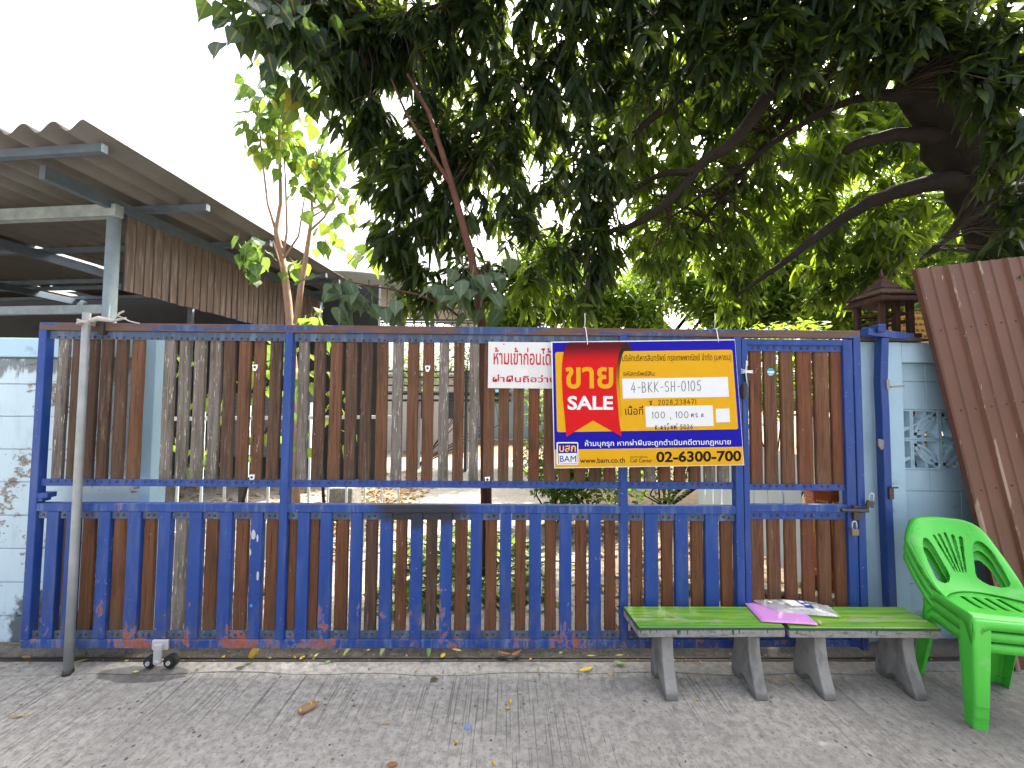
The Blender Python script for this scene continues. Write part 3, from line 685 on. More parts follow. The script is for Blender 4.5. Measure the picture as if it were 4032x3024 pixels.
bn.text('SALE', 330, 770, 768, 905, S_WHITE, 5, .03)
bn.text('บริษัทบริหารสินทรัพย์ กรุงเทพพาณิชย์ จำกัด (มหาชน)', 862, 362, 1922, 452, S_BLACK, 3, .003, slope=-.010)
bn.text('รหัสทรัพย์สิน', 870, 528, 1172, 576, S_BLACK, 3, .004, slope=-.01)
bn.shape('blank_field', [(858,602),(1884,584),(1892,778),(864,796)], S_WHITE, 3)
bn.pen(hand('4-BKK-SH-0105', {'-': .7}), 945, 640, 1640, 738, S_INK, 4, .0034, slope=-.028)
bn.pen(hand('ฉ. 2028,238471'), 1120, 812, 1580, 858, S_BLACK, 3, .0032, slope=-.02)
bn.text('เนื้อที่', 885, 862, 1058, 952, S_BLACK, 3, .006)
bn.shape('blank_field', [(1076,872),(1730,860),(1738,1058),(1084,1070)], S_WHITE, 3)
bn.pen(hand('100 , 100', {' ': .5}), 1140, 925, 1510, 985, S_INK, 4, .0034, slope=-.012)
bn.pen(hand('ตร.ว.'), 1520, 935, 1670, 975, S_INK, 4, .003, slope=-.01)
bn.pen(hand('K.วรโชติ 5026'), 1172, 1052, 1545, 1094, S_BLACK, 4, .0032, slope=-.02)
bn.shape('blank_field', [(1760,894),(1892,890),(1898,1022),(1764,1026)], S_WHITE, 3)
bn.text('ห้ามบุกรุก หากฝ่าฝืนจะถูกดำเนินคดีตามกฎหมาย', 495, 1192, 1900, 1268, S_WHITE, 2, .008, slope=-.012)
bn.rrect('logo_plate', 222, 1212, 430, 1426, 14, S_WHITE, 2)
bn.rrect('logo_field', 236, 1224, 420, 1416, 8, S_NAVY, 3)
bn.shape('logo_field_white', [(240,1318),(416,1315),(417,1412),(242,1414)], S_WHITE, 4)
bn.text('บสก', 248, 1242, 406, 1305, S_ORANGE, 5, .012)
bn.text('BAM', 252, 1340, 408, 1398, S_NAVY, 5, .0)
bn.text('www.bam.co.th', 446, 1362, 878, 1410, S_BLACK, 2, .012, slope=-.008)
bn.text('สอบถามเพิ่มเติม', 925, 1338, 1097, 1360, S_BLACK, 2, .0)
bn.text('Call Center :', 925, 1368, 1162, 1404, S_BLACK, 2, .006, slope=-.006)
bn.text('02-6300-700', 1178, 1300, 2000, 1405, S_BLACK, 2, .03, slope=-.013)
# two cords over the top rail
for i, (x, y, lab) in enumerate(((2313, 1357, 'white cord tie over the gate rail at the left of the sale board'), (2828, 1347, 'white cord tie over the gate rail at the right of the sale board'))):
    c = P(x, y, YG-.034); u = P(x-8, 1291, YG-.006)
    wt = thing('cord_tie', c, lab, 'cord', 'cords holding the sale board')
    MB().tube([c, c+Vector((0, -.003, .01)), Vector((u.x+.004, YG-.008, ZT-.02)), Vector((u.x, YG-.005, ZT+.003)), Vector((u.x-.004, YG+.02, ZT+.006)), Vector((u.x-.005, YG+.05, ZT-.03))], .0028, 6).build('cord', M['wire'], wt, smooth=True)
    v = Vector((u.x-.002, YG+.01, ZT+.004))
    MB().tube([v, v+Vector((.002, -.005, .04)), v+Vector((.0-.002*i, -.01, .085+.01*i))], .0022, 5).build('cord_end', M['wire'], wt, smooth=True)
# ---- white warning sign
WL = [(1924, 1347), (2285, 1341), (2285, 1532), (1922, 1532)]
y0s = SY+.001; yf = YG+.0095
tl, br_ = P(1923, 1346, yf), P(2285, 1531, yf)
ws = Board('warning_sign', [(1720,960),(2720,950),(2720,1472),(1718,1472)], ((tl.x+br_.x)/2, yf-.004, (tl.z+br_.z)/2), br_.x-tl.x, tl.z-br_.z, 0., 0., flat_mat('sign_white', (.60, .60, .605)), 'white warning sign with red lettering half hidden by the sale board', 'sign', .004)
ws.text('ห้ามเข้าก่อนได้รับ', 1778, 1018, 2520, 1212, S_MAROON, 1, .012)
ws.text('ผ่าฝืนถือว่าบุก', 1768, 1322, 2540, 1428, S_MAROON, 1, .018)
ws.pen([oval(.5, .5, .45, .45, 0, 360, 20)], 2150, 1232, 2280, 1322, flat_mat('glue_mark', (.55, .55, .54)), 1, .0025, name='glue_mark')
o = ws.shape('nail_head', oval(1888, 984, 7, 7, 0, 324, 9), S_INK, 1)
sc_ = P(1957, 1538, yf)
o = MB().box(sc_.x-.009, sc_.x+.009, yf-.003, yf-.0015, sc_.z-.010, sc_.z+.006).build('price_sticker', flat_mat('pale_blue_label', (.30, .52, .60)), None, origin=sc_)
o.parent = ws.root; o.location = sc_-Vector(ws.root.location)

# ================================================================== BENCHES
def bench_paint():
    t = NT('green_bench_paint', .35, .5); v = t.obj(); p = t.pos(); g = t.n('ShaderNodeTexCoord').outputs['Generated']; gz = t.sep(g)[2]; gy = t.sep(g)[1]
    c = t.ramp(t.noise(t.scale(v, (1.6, 42, 1)), 1, 5, .6), [(.30, (.035, .19, .022)), (.52, (.105, .30, .022)), (.70, (.26, .40, .05))])
    mid = t.mth('MULTIPLY', t.step(gy, .05, .35), t.step(gy, 1.0, .55))
    c = t.mix(t.mth('MULTIPLY', mid, t.step(t.noise(t.scale(v, (2, 30, 1)), 1, 4), .4, .65)), c, (.25, .40, .05))
    worn = t.step(t.mth('ADD', t.mth('MULTIPLY', mid, .1), t.noise(t.scale(v, (5, 18, 1)), 1.2, 6, .7)), .61, .70)
    c = t.mix(t.mth('MULTIPLY', worn, .7), c, (.33, .34, .22))
    sc = t.step(t.noise(t.scale(v, (60, 12, 1)), 1, 4, .6, 3.), .70, .72)
    c = t.mix(t.mth('MULTIPLY', sc, .6), c, (.5, .56, .4))
    dk = t.step(t.noise(v, 55, 3), .70, .74); c = t.mix(dk, c, (.03, .05, .02))
    # raw concrete below the brushed edge, with runs of dark green
    drip = t.noise(t.scale(v, (75, 75, 1.)), 1, 2, .5); d2 = t.noise(t.scale(v, (9, 9, 1)), 1, 4)
    edge = t.mth('ADD', t.mth('ADD', .74, t.mth('MULTIPLY', d2, -.1)), t.mth('MULTIPLY', t.step(drip, .58, .72), -.45))
    side = t.mth('GREATER_THAN', gz, edge)
    conc = t.mix(t.noise(v, 45, 6, .7), (.12, .115, .11), (.36, .35, .335))
    smear = t.step(t.noise(t.scale(v, (14, 14, 60)), 1, 5, .7), .52, .66)
    conc = t.mix(t.mth('MULTIPLY', smear, .6), conc, (.03, .045, .04))
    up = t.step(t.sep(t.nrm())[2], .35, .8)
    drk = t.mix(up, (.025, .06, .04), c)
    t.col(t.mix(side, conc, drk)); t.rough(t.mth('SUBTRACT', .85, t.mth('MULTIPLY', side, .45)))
    t.bump(t.mth('ADD', t.noise(v, 40, 6), t.mth('MULTIPLY', t.noise(t.scale(v, (3, 90, 1)), 1, 3), .6)), .35, .004); return t.m
M['bench'] = bench_paint()
t = NT('bench_leg_concrete', .9, .15); v = t.obj()
c = t.mix(t.noise(v, 7, 6, .65), (.14, .138, .13), (.36, .35, .33)); c = t.mix(t.mth('MULTIPLY', t.step(t.noise(t.scale(v, (10, 10, 4)), 1, 6), .5, .66), .5), c, (.07, .07, .07)); z = t.sep(t.pos())[2]
t.col(t.mix(t.mth('MULTIPLY', t.step(z, .06, .0), .6), c, (.06, .058, .055))); t.bump(t.noise(v, 40, 6), .5, .006); M['leg'] = t.m
def slab_grid(x0, x1, y0, y1, z0, z1, skew):
    m = MB(); nx, ny = 24, 6
    return m
BZ = .366
def bench(fl, fr, bl, br, label):
    """corners of the top in the photograph: front left, front right, back left, back right"""
    A, B, C_, D_ = (G(*q, BZ) for q in (fl, fr, br, bl))
    c = (A+B+C_+D_)/4
    r = thing('bench', (c.x, c.y, 0), label, 'bench', 'low benches in front of the gate')
    yb = min(D_.y, YG-.02); A = Vector((A.x, A.y, BZ)); th = .056
    top_ = [(A.x, A.y), (B.x, B.y), (C_.x, min(C_.y, YG-.02)), (D_.x, yb)]
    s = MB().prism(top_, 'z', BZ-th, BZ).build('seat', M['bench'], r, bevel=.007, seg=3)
    y0, y1 = A.y, yb; d = y1-y0
    return r, A, B, y0, d
def leg(r, xc, y0, d, wd=.064):
    k = d/.235
    prof = [(.045, .309), (.043, .24), (.032, .17), (.006, .09), (-.018, .035), (-.022, 0), (.035, 0), (.052, .022), (.075, .048), (.105, .058), (.135, .050), (.155, .024), (.163, 0), (.225, 0), (.232, .045), (.222, .11), (.205, .17), (.195, .24), (.2, .309)]
    MB().prism([(y0+p*k, q) for p, q in prof], 'x', xc-wd/2, xc+wd/2).build('leg', M['leg'], r, origin=(xc, y0+d/2, 0), bevel=.006)
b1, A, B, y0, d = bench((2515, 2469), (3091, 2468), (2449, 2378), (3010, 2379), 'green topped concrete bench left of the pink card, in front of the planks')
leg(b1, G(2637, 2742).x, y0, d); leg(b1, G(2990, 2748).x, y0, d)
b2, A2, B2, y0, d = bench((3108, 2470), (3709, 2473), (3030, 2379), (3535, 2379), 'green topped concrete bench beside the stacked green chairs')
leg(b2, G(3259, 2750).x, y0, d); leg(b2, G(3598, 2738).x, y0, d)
# pink card and clear plastic bag lying across both benches
t = NT('pink_card', .5, .3); t.col((.62, .27, .60)); M['pink'] = t.m
pk = [G(x, y, BZ+.004) for x, y in ((2927, 2371), (3132, 2388), (3222, 2466), (2998, 2449))]
pk0 = sum(pk, Vector())/4
m = MB(); n = 8
def bil(q, u, v): return q[0]*(1-u)*(1-v)+q[1]*u*(1-v)+q[2]*u*v+q[3]*(1-u)*v
for i in range(n+1):
    for j in range(n+1):
        u, v = i/n, j/n; p = bil(pk, u, v); h = .003+.010*max(0, u-.6)*(1-v)+.006*math.sin(v*2.2)*u; m.v.append(p+Vector((0, 0, h)))
for i in range(n):
    for j in range(n): a = i*(n+1)+j; m.f.append((a, a+1, a+n+2, a+n+1))
card = m.build('pink_card', M['pink'], origin=pk0, smooth=True); s_ = card.modifiers.new('thick', 'SOLIDIFY'); s_.thickness = .0015
tag(card, 'flat pink card lying over the gap between the two benches', 'card')
t = NT('clear_plastic', .18, .5)
gl = t.n('ShaderNodeBsdfGlossy', Roughness=.16, Color=(.9, .9, .9)); tp_ = t.n('ShaderNodeBsdfTransparent', Color=(.93, .94, .94)); df = t.n('ShaderNodeBsdfDiffuse', Color=(.72, .72, .70))
fr = t.n('ShaderNodeLayerWeight', Blend=.35); mx = t.n('ShaderNodeMixShader'); t.put(mx.inputs[0], t.mth('ADD', t.mth('MULTIPLY', fr.outputs['Facing'], .35), .06)); t.put(mx.inputs[1], tp_.outputs[0]); t.put(mx.inputs[2], gl.outputs[0])
mx2 = t.n('ShaderNodeMixShader'); wr_ = t.noise(t.obj(), 20, 3); t.put(mx2.inputs[0], t.mth('ADD', .26, t.mth('MULTIPLY', t.step(wr_, .45, .7), .30))); t.put(mx2.inputs[1], mx.outputs[0]); t.put(mx2.inputs[2], df.outputs[0])
t.put(t.out.inputs['Surface'], mx2.outputs[0]); M['plastic'] = t.m
bg_ = [G(x, y, BZ+.012) for x, y in ((2952, 2360), (3260, 2383), (3312, 2430), (3075, 2412))]
bg0 = sum(bg_, Vector())/4
bag = thing('plastic_bag', bg0, 'crumpled clear plastic bag with a white and blue print lying on the pink card', 'bag')
m = MB(); nu, nv = 36, 12
hr = np.random.RandomState(3)
ph = hr.rand(12)*6.28; fx = hr.rand(12)*14+4; fy = hr.rand(12)*10+3
for side in (0, 1):
    for i in range(nu+1):
        for j in range(nv+1):
            u, v = i/nu, j/nv; p = bil(bg_, u, v)
            env = (1-abs(2*u-1)**4)*(1-abs(2*v-1)**3)
            wob = sum(math.sin(fx[k]*u+fy[k]*v+ph[k]+side) for k in range(12))/12
            h = (.030*env+.013*wob*env**.5) if side == 0 else .004*env
            m.v.append(p+Vector((.006*wob*(1-env), .004*wob*(1-env), max(-.004, h))))
    o_ = side*(nu+1)*(nv+1)
    for i in range(nu):
        for j in range(nv): a = o_+i*(nv+1)+j; m.f.append((a, a+1, a+nv+2, a+nv+1))
bo = m.build('film', M['plastic'], bag, smooth=True)
def on_bag(u0, u1, v0, v1, name, mt, h=.034, k=8):
    q = MB()
    for i in range(k+1):
        for j in range(k+1):
            u, v = u0+(u1-u0)*i/k, v0+(v1-v0)*j/k; p = bil(bg_, u, v)
            env = (1-abs(2*u-1)**4)*(1-abs(2*v-1)**3); wob = sum(math.sin(fx[n_]*u+fy[n_]*v+ph[n_]) for n_ in range(12))/12
            q.v.append(p+Vector((0, 0, max(-.004, .030*env+.013*wob*env**.5)+.0018)))
    for i in range(k):
        for j in range(k): a = i*(k+1)+j; q.f.append((a, a+1, a+k+2, a+k+1))
    return q.build(name, mt, bag, smooth=True)
on_bag(.30, .50, .2, .75, 'white_print', M['white']); on_bag(.50, .63, .2, .82, 'blue_print', flat_mat('bag_blue', (.02, .05, .30)))
on_bag(.53, .60, .32, .46, 'white_mark', M['white']).location.z += .001; on_bag(.53, .60, .58, .70, 'white_mark', M['white']).location.z += .001

# ================================================================== GREEN CHAIRS (stack of three)
t = NT('green_plastic', .32, .5); v = t.obj(); c = t.mix(t.noise(v, 4, 5), (.055, .42, .035), (.075, .52, .05))
scf = t.step(t.noise(t.scale(v, (30, 8, 30)), 1, 5, .6, 1.), .64, .70); c = t.mix(t.mth('MULTIPLY', scf, .5), c, (.03, .15, .03)); c = t.mix(t.mth('MULTIPLY', t.step(t.noise(v, 6, 3), .62, .72), .25), c, (.3, .55, .25))
t.col(c); t.b.inputs['Subsurface Weight'].default_value = 0.0; t.rough(t.mth('ADD', .26, t.mth('MULTIPLY', t.noise(v, 12, 4), .25))); M['chair'] = t.m
def chair(label, loc, rz):
    r = thing('plastic_chair', loc, label, 'chair', 'stacked green plastic chairs', rz)
    # seat shell with rolled rim and apron
    m = MB(); nu, nt = 22, 26
    def seat_pt(u, t_):
        y = -.205+.31*t_; w = .205-.018*t_
        z = .425-.016*math.sin(math.pi*min(1, t_*1.05))*(1-abs(u)**3)+.012*t_
        z += -.022*max(0, .12-t_)/.12*(1 if t_ < .12 else 0)
        return Vector((u*w, y, z))
    for i in range(nt+1):
        for j in range(nu+1): m.v.append(seat_pt(-1+2*j/nu, i/nt))
    for i in range(nt):
        for j in range(nu):
            u = -1+2*(j+.5)/nu; t_ = (i+.5)/nt
            if .35 < t_ < .75 and j in (6, 9, 12, 15) : continue
            a = i*(nu+1)+j; m.f.append((a, a+1, a+nu+2, a+nu+1))
    o = m.build('seat', M['chair'], r, local=True, smooth=True); so_ = o.modifiers.new('thick', 'SOLIDIFY'); so_.thickness = .004; so_.offset = -1
    # side aprons: rail that sweeps from the front corner up to the back
    for s in (-1, 1):
        m = MB(); n = 22; vs = []
        for i in range(n+1):
            t_ = i/n; y = -.215+.31*t_; zt = .428+.014*t_+(.06*((t_-.8)/.2)**2 if t_ > .8 else 0)
            hgt = .05+.10*max(0, (.16-t_)/.16)**1.5+.16*max(0, (t_-.80)/.20)**1.5
            x = s*(.207-.018*t_)
            vs.append((x*.985, y, zt)); vs.append((x, y, zt-.006)); vs.append((x+s*.006, y, zt-hgt))
        m.v = [Vector(q) for q in vs]
        for i in range(n):
            for k in range(2): a = i*3+k; m.f.append((a, a+1, a+4, a+3))
        o = m.build('side_rail', M['chair'], r, local=True, smooth=True); q = o.modifiers.new('thick', 'SOLIDIFY'); q.thickness = .005; q.offset = 0
    m = MB(); n = 20; vs = []
    for i in range(n+1):
        u = -1+2*i/n; hgt = .038+.09*max(0, (abs(u)-.72)/.28)**1.6
        vs += [(u*.205, -.206, .408), (u*.207, -.216, .398), (u*.209, -.219, .402-hgt)]
    m.v = [Vector(q) for q in vs]
    for i in range(n):
        for k in range(2): a = i*3+k; m.f.append((a, a+1, a+4, a+3))
    o = m.build('front_apron', M['chair'], r, local=True, smooth=True); q = o.modifiers.new('thick', 'SOLIDIFY'); q.thickness = .005; q.offset = 0
    # backrest: fan of slots, two big side openings, rounded top
    m = MB(); NX, NZ = 120, 96
    def bpt(u, v):
        ztop = .78; W_ = .192+.012*math.sin(v*math.pi*.6)
        # rounded shoulders
        x = u*W_; vv = v; sh = max(0, (abs(u)-.35)/.65); z = .435+(ztop-.435-.12*sh**3.2)*vv
        y = .090+.165*vv-.105*u*u*(1-.25*vv)+.02*max(0, (.2-vv)/.2)**2*(-1.6)
        return Vector((x*(1-.03*vv*vv), y, z))
    for i in range(NZ+1):
        for j in range(NX+1): m.v.append(bpt(-1+2*j/NX, i/NZ))
    def hole(u, v):
        for k in range(-2, 3):
            c_ = k*(.055+.115*max(0, v-.2)/.62); hw = .020+.022*max(0, v-.2)/.62
            top_v = .80-.018*abs(k)
            if .22 < v < top_v and abs(u-c_) < hw*min(1, math.sqrt(max(0, (top_v-v)/.03)))*min(1, math.sqrt(max(0, (v-.22)/.05))): return True
        au = abs(u); ci = .27+.24*max(0, v-.12)/.62; co_ = .84-.08*max(0, v-.3)
        if .10 < v < .74 and ci < au < co_:
            cm = (ci+co_)/2; hw = (co_-ci)/2; e = min(1, (v-.10)/.14, (.74-v)/.16); e = math.sqrt(max(0, 1-(1-e)**2))
            if abs(au-cm) < hw*e: return True
        return False
    for i in range(NZ):
        for j in range(NX):
            if hole(-1+2*(j+.5)/NX, (i+.5)/NZ): continue
            a = i*(NX+1)+j; m.f.append((a, a+1, a+NX+2, a+NX+1))
    o = m.build('backrest', M['chair'], r, local=True, smooth=True)
    q = o.modifiers.new('thick', 'SOLIDIFY'); q.thickness = .005; q.offset = 0
    # rolled outer rim of the back
    m = MB(); pts = [bpt(-1, i/20) for i in range(21)]+[bpt(-1+2*j/30, 1) for j in range(1, 30)]+[bpt(1, 1-i/20) for i in range(21)]
    k0 = len(pts); vs = []
    for i, p in enumerate(pts):
        f_ = min(1, i/6, (k0-1-i)/6); cx = Vector((p.x, 0, p.z-.60)); nn = Vector((p.x, 0, max(0, p.z-.70))).normalized()
        vs += [p, p+nn*.006*f_+Vector((0, .006, 0)), p+nn*.009*f_+Vector((0, .032, -.002))]
    m.v = vs
    for i in range(k0-1):
        for k in range(2): a = i*3+k; m.f.append((a, a+1, a+4, a+3))
    o = m.build('back_rim', M['chair'], r, local=True, smooth=True); q = o.modifiers.new('thick', 'SOLIDIFY'); q.thickness = .004; q.offset = 0
    # legs: angle-section, tapering, splayed
    for sx in (-1, 1):
        for (yt, yb, ztp, sy) in ((-.217, -.245, .40, -1), (.09, .175, .43, 1)):
            m = MB(); n = 8
            for i in range(n+1):
                t_ = i/n; z = ztp*(1-t_); x = sx*(.208+.022*t_) if sy < 0 else sx*(.190+.012*t_); y = yt+(yb-yt)*t_; wd_ = .074-.020*t_; th = .005; r_ = .012
                m.v += [Vector((x-sx*wd_, y, z)), Vector((x-sx*r_, y, z)), Vector((x-sx*r_*.3, y-sy*r_*.3, z)), Vector((x, y-sy*r_, z)), Vector((x, y-sy*wd_, z)),
                        Vector((x-sx*th, y-sy*wd_, z)), Vector((x-sx*th, y-sy*r_, z)), Vector((x-sx*r_, y-sy*th, z)), Vector((x-sx*wd_, y-sy*th, z))]
            K = 9
            for i in range(n):
                for k in range(K): k2 = (k+1) % K; m.f.append((i*K+k, i*K+k2, i*K+K+k2, i*K+K+k))
            m.f += [tuple(range(K)), tuple(n*K+k for k in range(K-1, -1, -1))]
            m.build('leg', M['chair'], r, local=True, bevel=.0015)
    r.scale = (1.03, 1., .97)
    return r
CH = (2.535, 2.135)
ch0 = chair('bright green plastic chair, bottom of the stack by the leaning brown sheet', (CH[0], CH[1], 0), math.radians(-12))
def copy_tree(o, parent=None):
    c = o.copy(); COL.objects.link(c); c.parent = parent
    for k in list(o.children): copy_tree(k, c)
    return c
for i, lb in ((1, 'bright green plastic chair, middle one of the stack of three'), (2, 'bright green plastic chair, topmost of the stack, its seat and fan slots in view')):
    c = copy_tree(ch0); c.location = (CH[0]-.002*i, CH[1]-.006*i, .056*i); c['label'] = lb

# ================================================================== LEANING CORRUGATED SHEET
t = NT('rusty_brown_sheet', .5, .4); v = t.obj(); p = t.pos()
c = t.mix(t.noise(p, 2.5, 5), (.064, .025, .0135), (.115, .044, .024)); c = t.mix(t.mth('MULTIPLY', t.step(t.noise(t.scale(v, (20, 20, 2)), 1, 6, .65), .5, .72), .5), c, (.055, .028, .02))
c = t.mix(t.step(t.noise(t.scale(v, (40, 40, 9)), 1, 5, .6), .68, .71), c, (.30, .22, .16)); ri = t.n('ShaderNodeAttribute', {'attribute_name': 'rib'}).outputs['Fac']; z = t.sep(p)[2]
sc = t.mth('MULTIPLY', t.step(ri, .8, .95), t.step(t.mth('ADD', t.noise(t.scale(p, (5, 5, 1.6)), 1, 5, .65), t.mth('MULTIPLY', t.step(z, 2.1, .4), .12)), .58, .62))
c = t.mix(t.mth('MULTIPLY', sc, .85), c, (.25, .18, .13)); t.col(c); t.bump(t.noise(p, 25, 5), .15, .003); M['sheet'] = t.m
_a0, SB = P(3995, 2698, 2.36), D(1970, 583, 2.52); SA = _a0+(SB-_a0)*(-_a0.z/(SB.z-_a0.z))
su = (SB-SA); SL = su.length; su.normalize()
sw = Vector((1, .03, .0)); sw = (sw-su*sw.dot(su)).normalized(); sn = sw.cross(su).normalized()
if sn.y > 0: sn = -sn
prof = [(0, -.018), (.0, .012), (.010, .018), (.026, .018), (.036, .0)]
x = .036
while x < 1.5:
    prof += [(x+.068, .0), (x+.075, .006), (x+.088, .006), (x+.095, 0.), (x+.172, .0), (x+.182, .016), (x+.200, .016), (x+.210, 0.)]; x += .210
sh = MB(); rows = 10
for i in range(rows+1):
    l = SL*i/rows
    for a, h in prof: sh.v.append(SA+su*l+sw*a+sn*(h+.012)+Vector((0, 0, .0)))
K = len(prof)
for i in range(rows):
    for k in range(K-1): a = i*K+k; sh.f.append((a, a+1, a+K+1, a+K))
sheet = thing('metal_sheet', SA, 'brown corrugated metal sheet leaning on the pale blue wall behind the green chairs', 'metal sheet')
o = sh.build('panel', M['sheet'], sheet); ra = o.data.attributes.new('rib', 'FLOAT', 'POINT'); ra.data.foreach_set('value', [1. if prof[k_ % K][1] >= .011 else 0. for k_ in range(len(o.data.vertices))]); q = o.modifiers.new('thick', 'SOLIDIFY'); q.thickness = .0015
for l in (.12, .42, .62, .83):
    for a in (.02, .12, .228, .33, .44, .54):
        c = SA+su*(SL*l)+sw*(a+.06)+sn*.0128
        MB().dome(c, .006, tuple(sn)).build('screw_head', M['bolt'], sheet, origin=c)
# ================================================================== SHED on the left
t = NT('cement_roof_sheet', .9, .1); p = t.pos()
c = t.mix(t.noise(p, 1.6, 5), (.075, .07, .066), (.16, .15, .14)); c = t.mix(t.mth('MULTIPLY', t.step(t.noise(p, 7, 6, .65), .5, .7), .4), c, (.10, .085, .075)); t.col(c); M['roof'] = t.m
M['shed_steel'] = plain('weathered_blue_grey_steel', (.10, .13, .16), .6, .3, .2, .25)
M['shed_beam'] = plain('flaking_pale_beam_paint', (.26, .30, .30), .7, .3, 0, .35)
M['shed_post'] = plain('pale_blue_post_paint', (.25, .31, .34), .7, .3, 0, .2)
t = NT('weathered_shed_boards', .85, .15); v = t.obj()
c = t.mix(t.noise(t.scale(v, (20, 20, 1.5)), 1, 6, .6), (.05, .032, .026), (.20, .15, .125)); c = t.mix(t.mth('MULTIPLY', t.step(t.noise(t.scale(v, (30, 30, 3)), 1, 5), .5, .7), .5), c, (.26, .23, .20)); t.col(c); M['shed_board'] = t.m
M['shade_wall'] = plain('shed_shade_wall', (.035, .037, .04), .8)
shed = thing('open_shed', (-5.5, 6, 0), 'open shed with wavy cement roof and brown board wall behind the left wall', 'shed')
ZR = 3.70
V0 = P(328, 478, 3.08); V1 = P(1349, 1094, 6.95)
ZR = (V0.z+V1.z)/2
e1 = Vector((V1.x-V0.x, V1.y-V0.y, 0)).normalized(); e2 = Vector((-e1.y, e1.x, 0))     # depth, leftwards
dzl = (V1.z-V0.z)/(Vector((V1.x-V0.x, V1.y-V0.y)).length)
def R(q, s_, z): return Vector((V0.x, V0.y, z))+e1*s_+e2*q
L0 = 4.6
m = MB(); WV = .272; per = 12; ncol = int(9.5/WV*per); srows = [0, 1.15, 2.15, 2.62, 3.05, 3.45, 3.85, 4.6]
for s_ in srows:
    for k in range(ncol+1):
        q = k*WV/per; m.v.append(R(q, s_, V0.z+dzl*s_-.03+.042*math.cos(2*math.pi*q/WV)))
for i in range(len(srows)-1):
    for k in range(ncol):
        q = k*WV/per
        if 3.52 < q < 3.76 and srows[i] in (2.15, 2.62): continue
        if 5.75 < q < 6.1 and srows[i] in (3.85,): continue
        if 3.12 < q < 3.18 and srows[i] in (2.15, 2.62): continue
        a = i*(ncol+1)+k; m.f.append((a, a+1, a+ncol+2, a+ncol+1))
o = m.build('roof', M['roof'], shed, smooth=True); q_ = o.modifiers.new('thick', 'SOLIDIFY'); q_.thickness = .008
for s_ in (.18, 1.18, 2.15, 3.45, 3.80, 4.45):
    zp = V0.z+dzl*s_-.10
    MB().bar(R(.03 if s_ < 3.6 else .0, s_, zp), R(9.4, s_, zp), .05, .07).build('purlin', M['shed_steel'], shed)
PX = P(448, 900, 4.05); pq = (PX-Vector((V0.x, V0.y, 0))).dot(e2); ps = (Vector((PX.x, PX.y, 0))-Vector((V0.x, V0.y, 0))).dot(e1)
zb_ = P(448, 840, 4.05).z
for q in (pq, pq+2.6, pq+5.2):
    MB().bar(R(q, .3, V0.z-.19), R(q, 4.6, V0.z+dzl*4.6-.19), .06, .12).build('rafter', M['shed_steel'], shed)
MB().tube([R(pq, ps, -.05), R(pq, ps, zb_-.02)], [.060, .055], 16).build('shed_post', M['shed_post'], shed, smooth=True)
MB().tube([R(pq, 4.5, -.05), R(pq, 4.5, zb_)], [.060, .055], 12).build('shed_post', M['shed_post'], shed, smooth=True)
MB().tube([R(pq+2.6, 4.4, -.05), R(pq+2.6, 4.4, zb_)], [.060, .055], 12).build('shed_post', M['shed_post'], shed, smooth=True)
MB().bar(R(pq-.08, ps-.02, zb_+.01), R(9, ps-.02, zb_+.01), .08, .12).build('cross_beam', M['shed_beam'], shed)
z2 = P(200, 1215, 4.05).z
MB().bar(R(pq+.06, ps, z2), R(9, ps, z2), .05, .085).build('cross_rail', M['shed_beam'], shed)
zs0 = P(480, 1138, 4.1).z
s_ = ps+.10
while s_ < 4.55:
    wd_ = rnd.uniform(.082, .10); zt_ = V0.z+dzl*s_-.25
    o = MB().obox(R(pq-.02, s_+wd_/2, (zs0+zt_)/2)+Vector((0, 0, rnd.uniform(-.008, .008))), e1, e2, Vector((0, 0, 1)), wd_/2-.005, .008, (zt_-zs0)/2).build('wall_board', M['shed_board'], shed, origin=R(pq, s_, (zs0+zt_)/2))
    s_ += .1
MB().bar(R(pq+.015, ps+.1, zs0+.04), R(pq+.015, 4.55, zs0+.04), .03, .06).build('board_rail', M['shed_steel'], shed)
MB().obox(R(5.6, 4.75, 1.85), e2, e1, (0, 0, 1), 5.9, .05, 1.95).build('shade_back_wall', M['shade_wall'], shed)  # wall carried up to the roof, its dark colour stands for interior shade
MB().obox(R(pq+1.0, 4.60, 1.05), e2, e1, (0, 0, 1), .9, .03, .62).build('shutter', plain('grey_blue_shutter', (.20, .25, .29), .6, .3, 0, .15), shed)
m = MB()
for i in range(16): m.bar(R(pq+.15, 4.53, .48+.075*i), R(pq+1.85, 4.53, .48+.075*i), .02, .02)
m.build('shutter_slat', plain('grey_blue_shutter_slat', (.15, .19, .23), .6), shed)

# ================================================================== far things beyond the yard
fw = thing('boundary_wall', (0, 15, 0), 'long grey blue wall far behind the yard', 'wall')
m = MB(); m.box(-9, 9, 15, 15.15, -.1, 1.72); m.build('wall_panel', wall_paint('far_grey_blue_wall', (.19, .25, .29), .8, .4), fw)
MB().box(-9, 9, 14.9, 15.2, 1.725, 1.80).build('wall_coping', M['concrete_y'], fw); MB().box(-3.0, 3.2, 14.5, 14.88, -.1, .16).build('wall_kerb', M['concrete_y'], fw)
wh = thing('warehouse', (-3.5, 17, 0), 'grey open sided warehouse roof on steel trusses seen over the middle of the gate', 'warehouse')
rf = plain('grey_metal_roof', (.20, .215, .21), .7, .2, 0, .12); ts = plain('dark_truss_steel', (.06, .065, .07), .6, .3, .2, .3)
a0, a1 = P(1330, 1080, 15.5), P(1500, 1092, 15.5); ez = P(1500, 1250, 15.5).z
m = MB(); n = 14
xr0, xr1 = -9.0, -.6
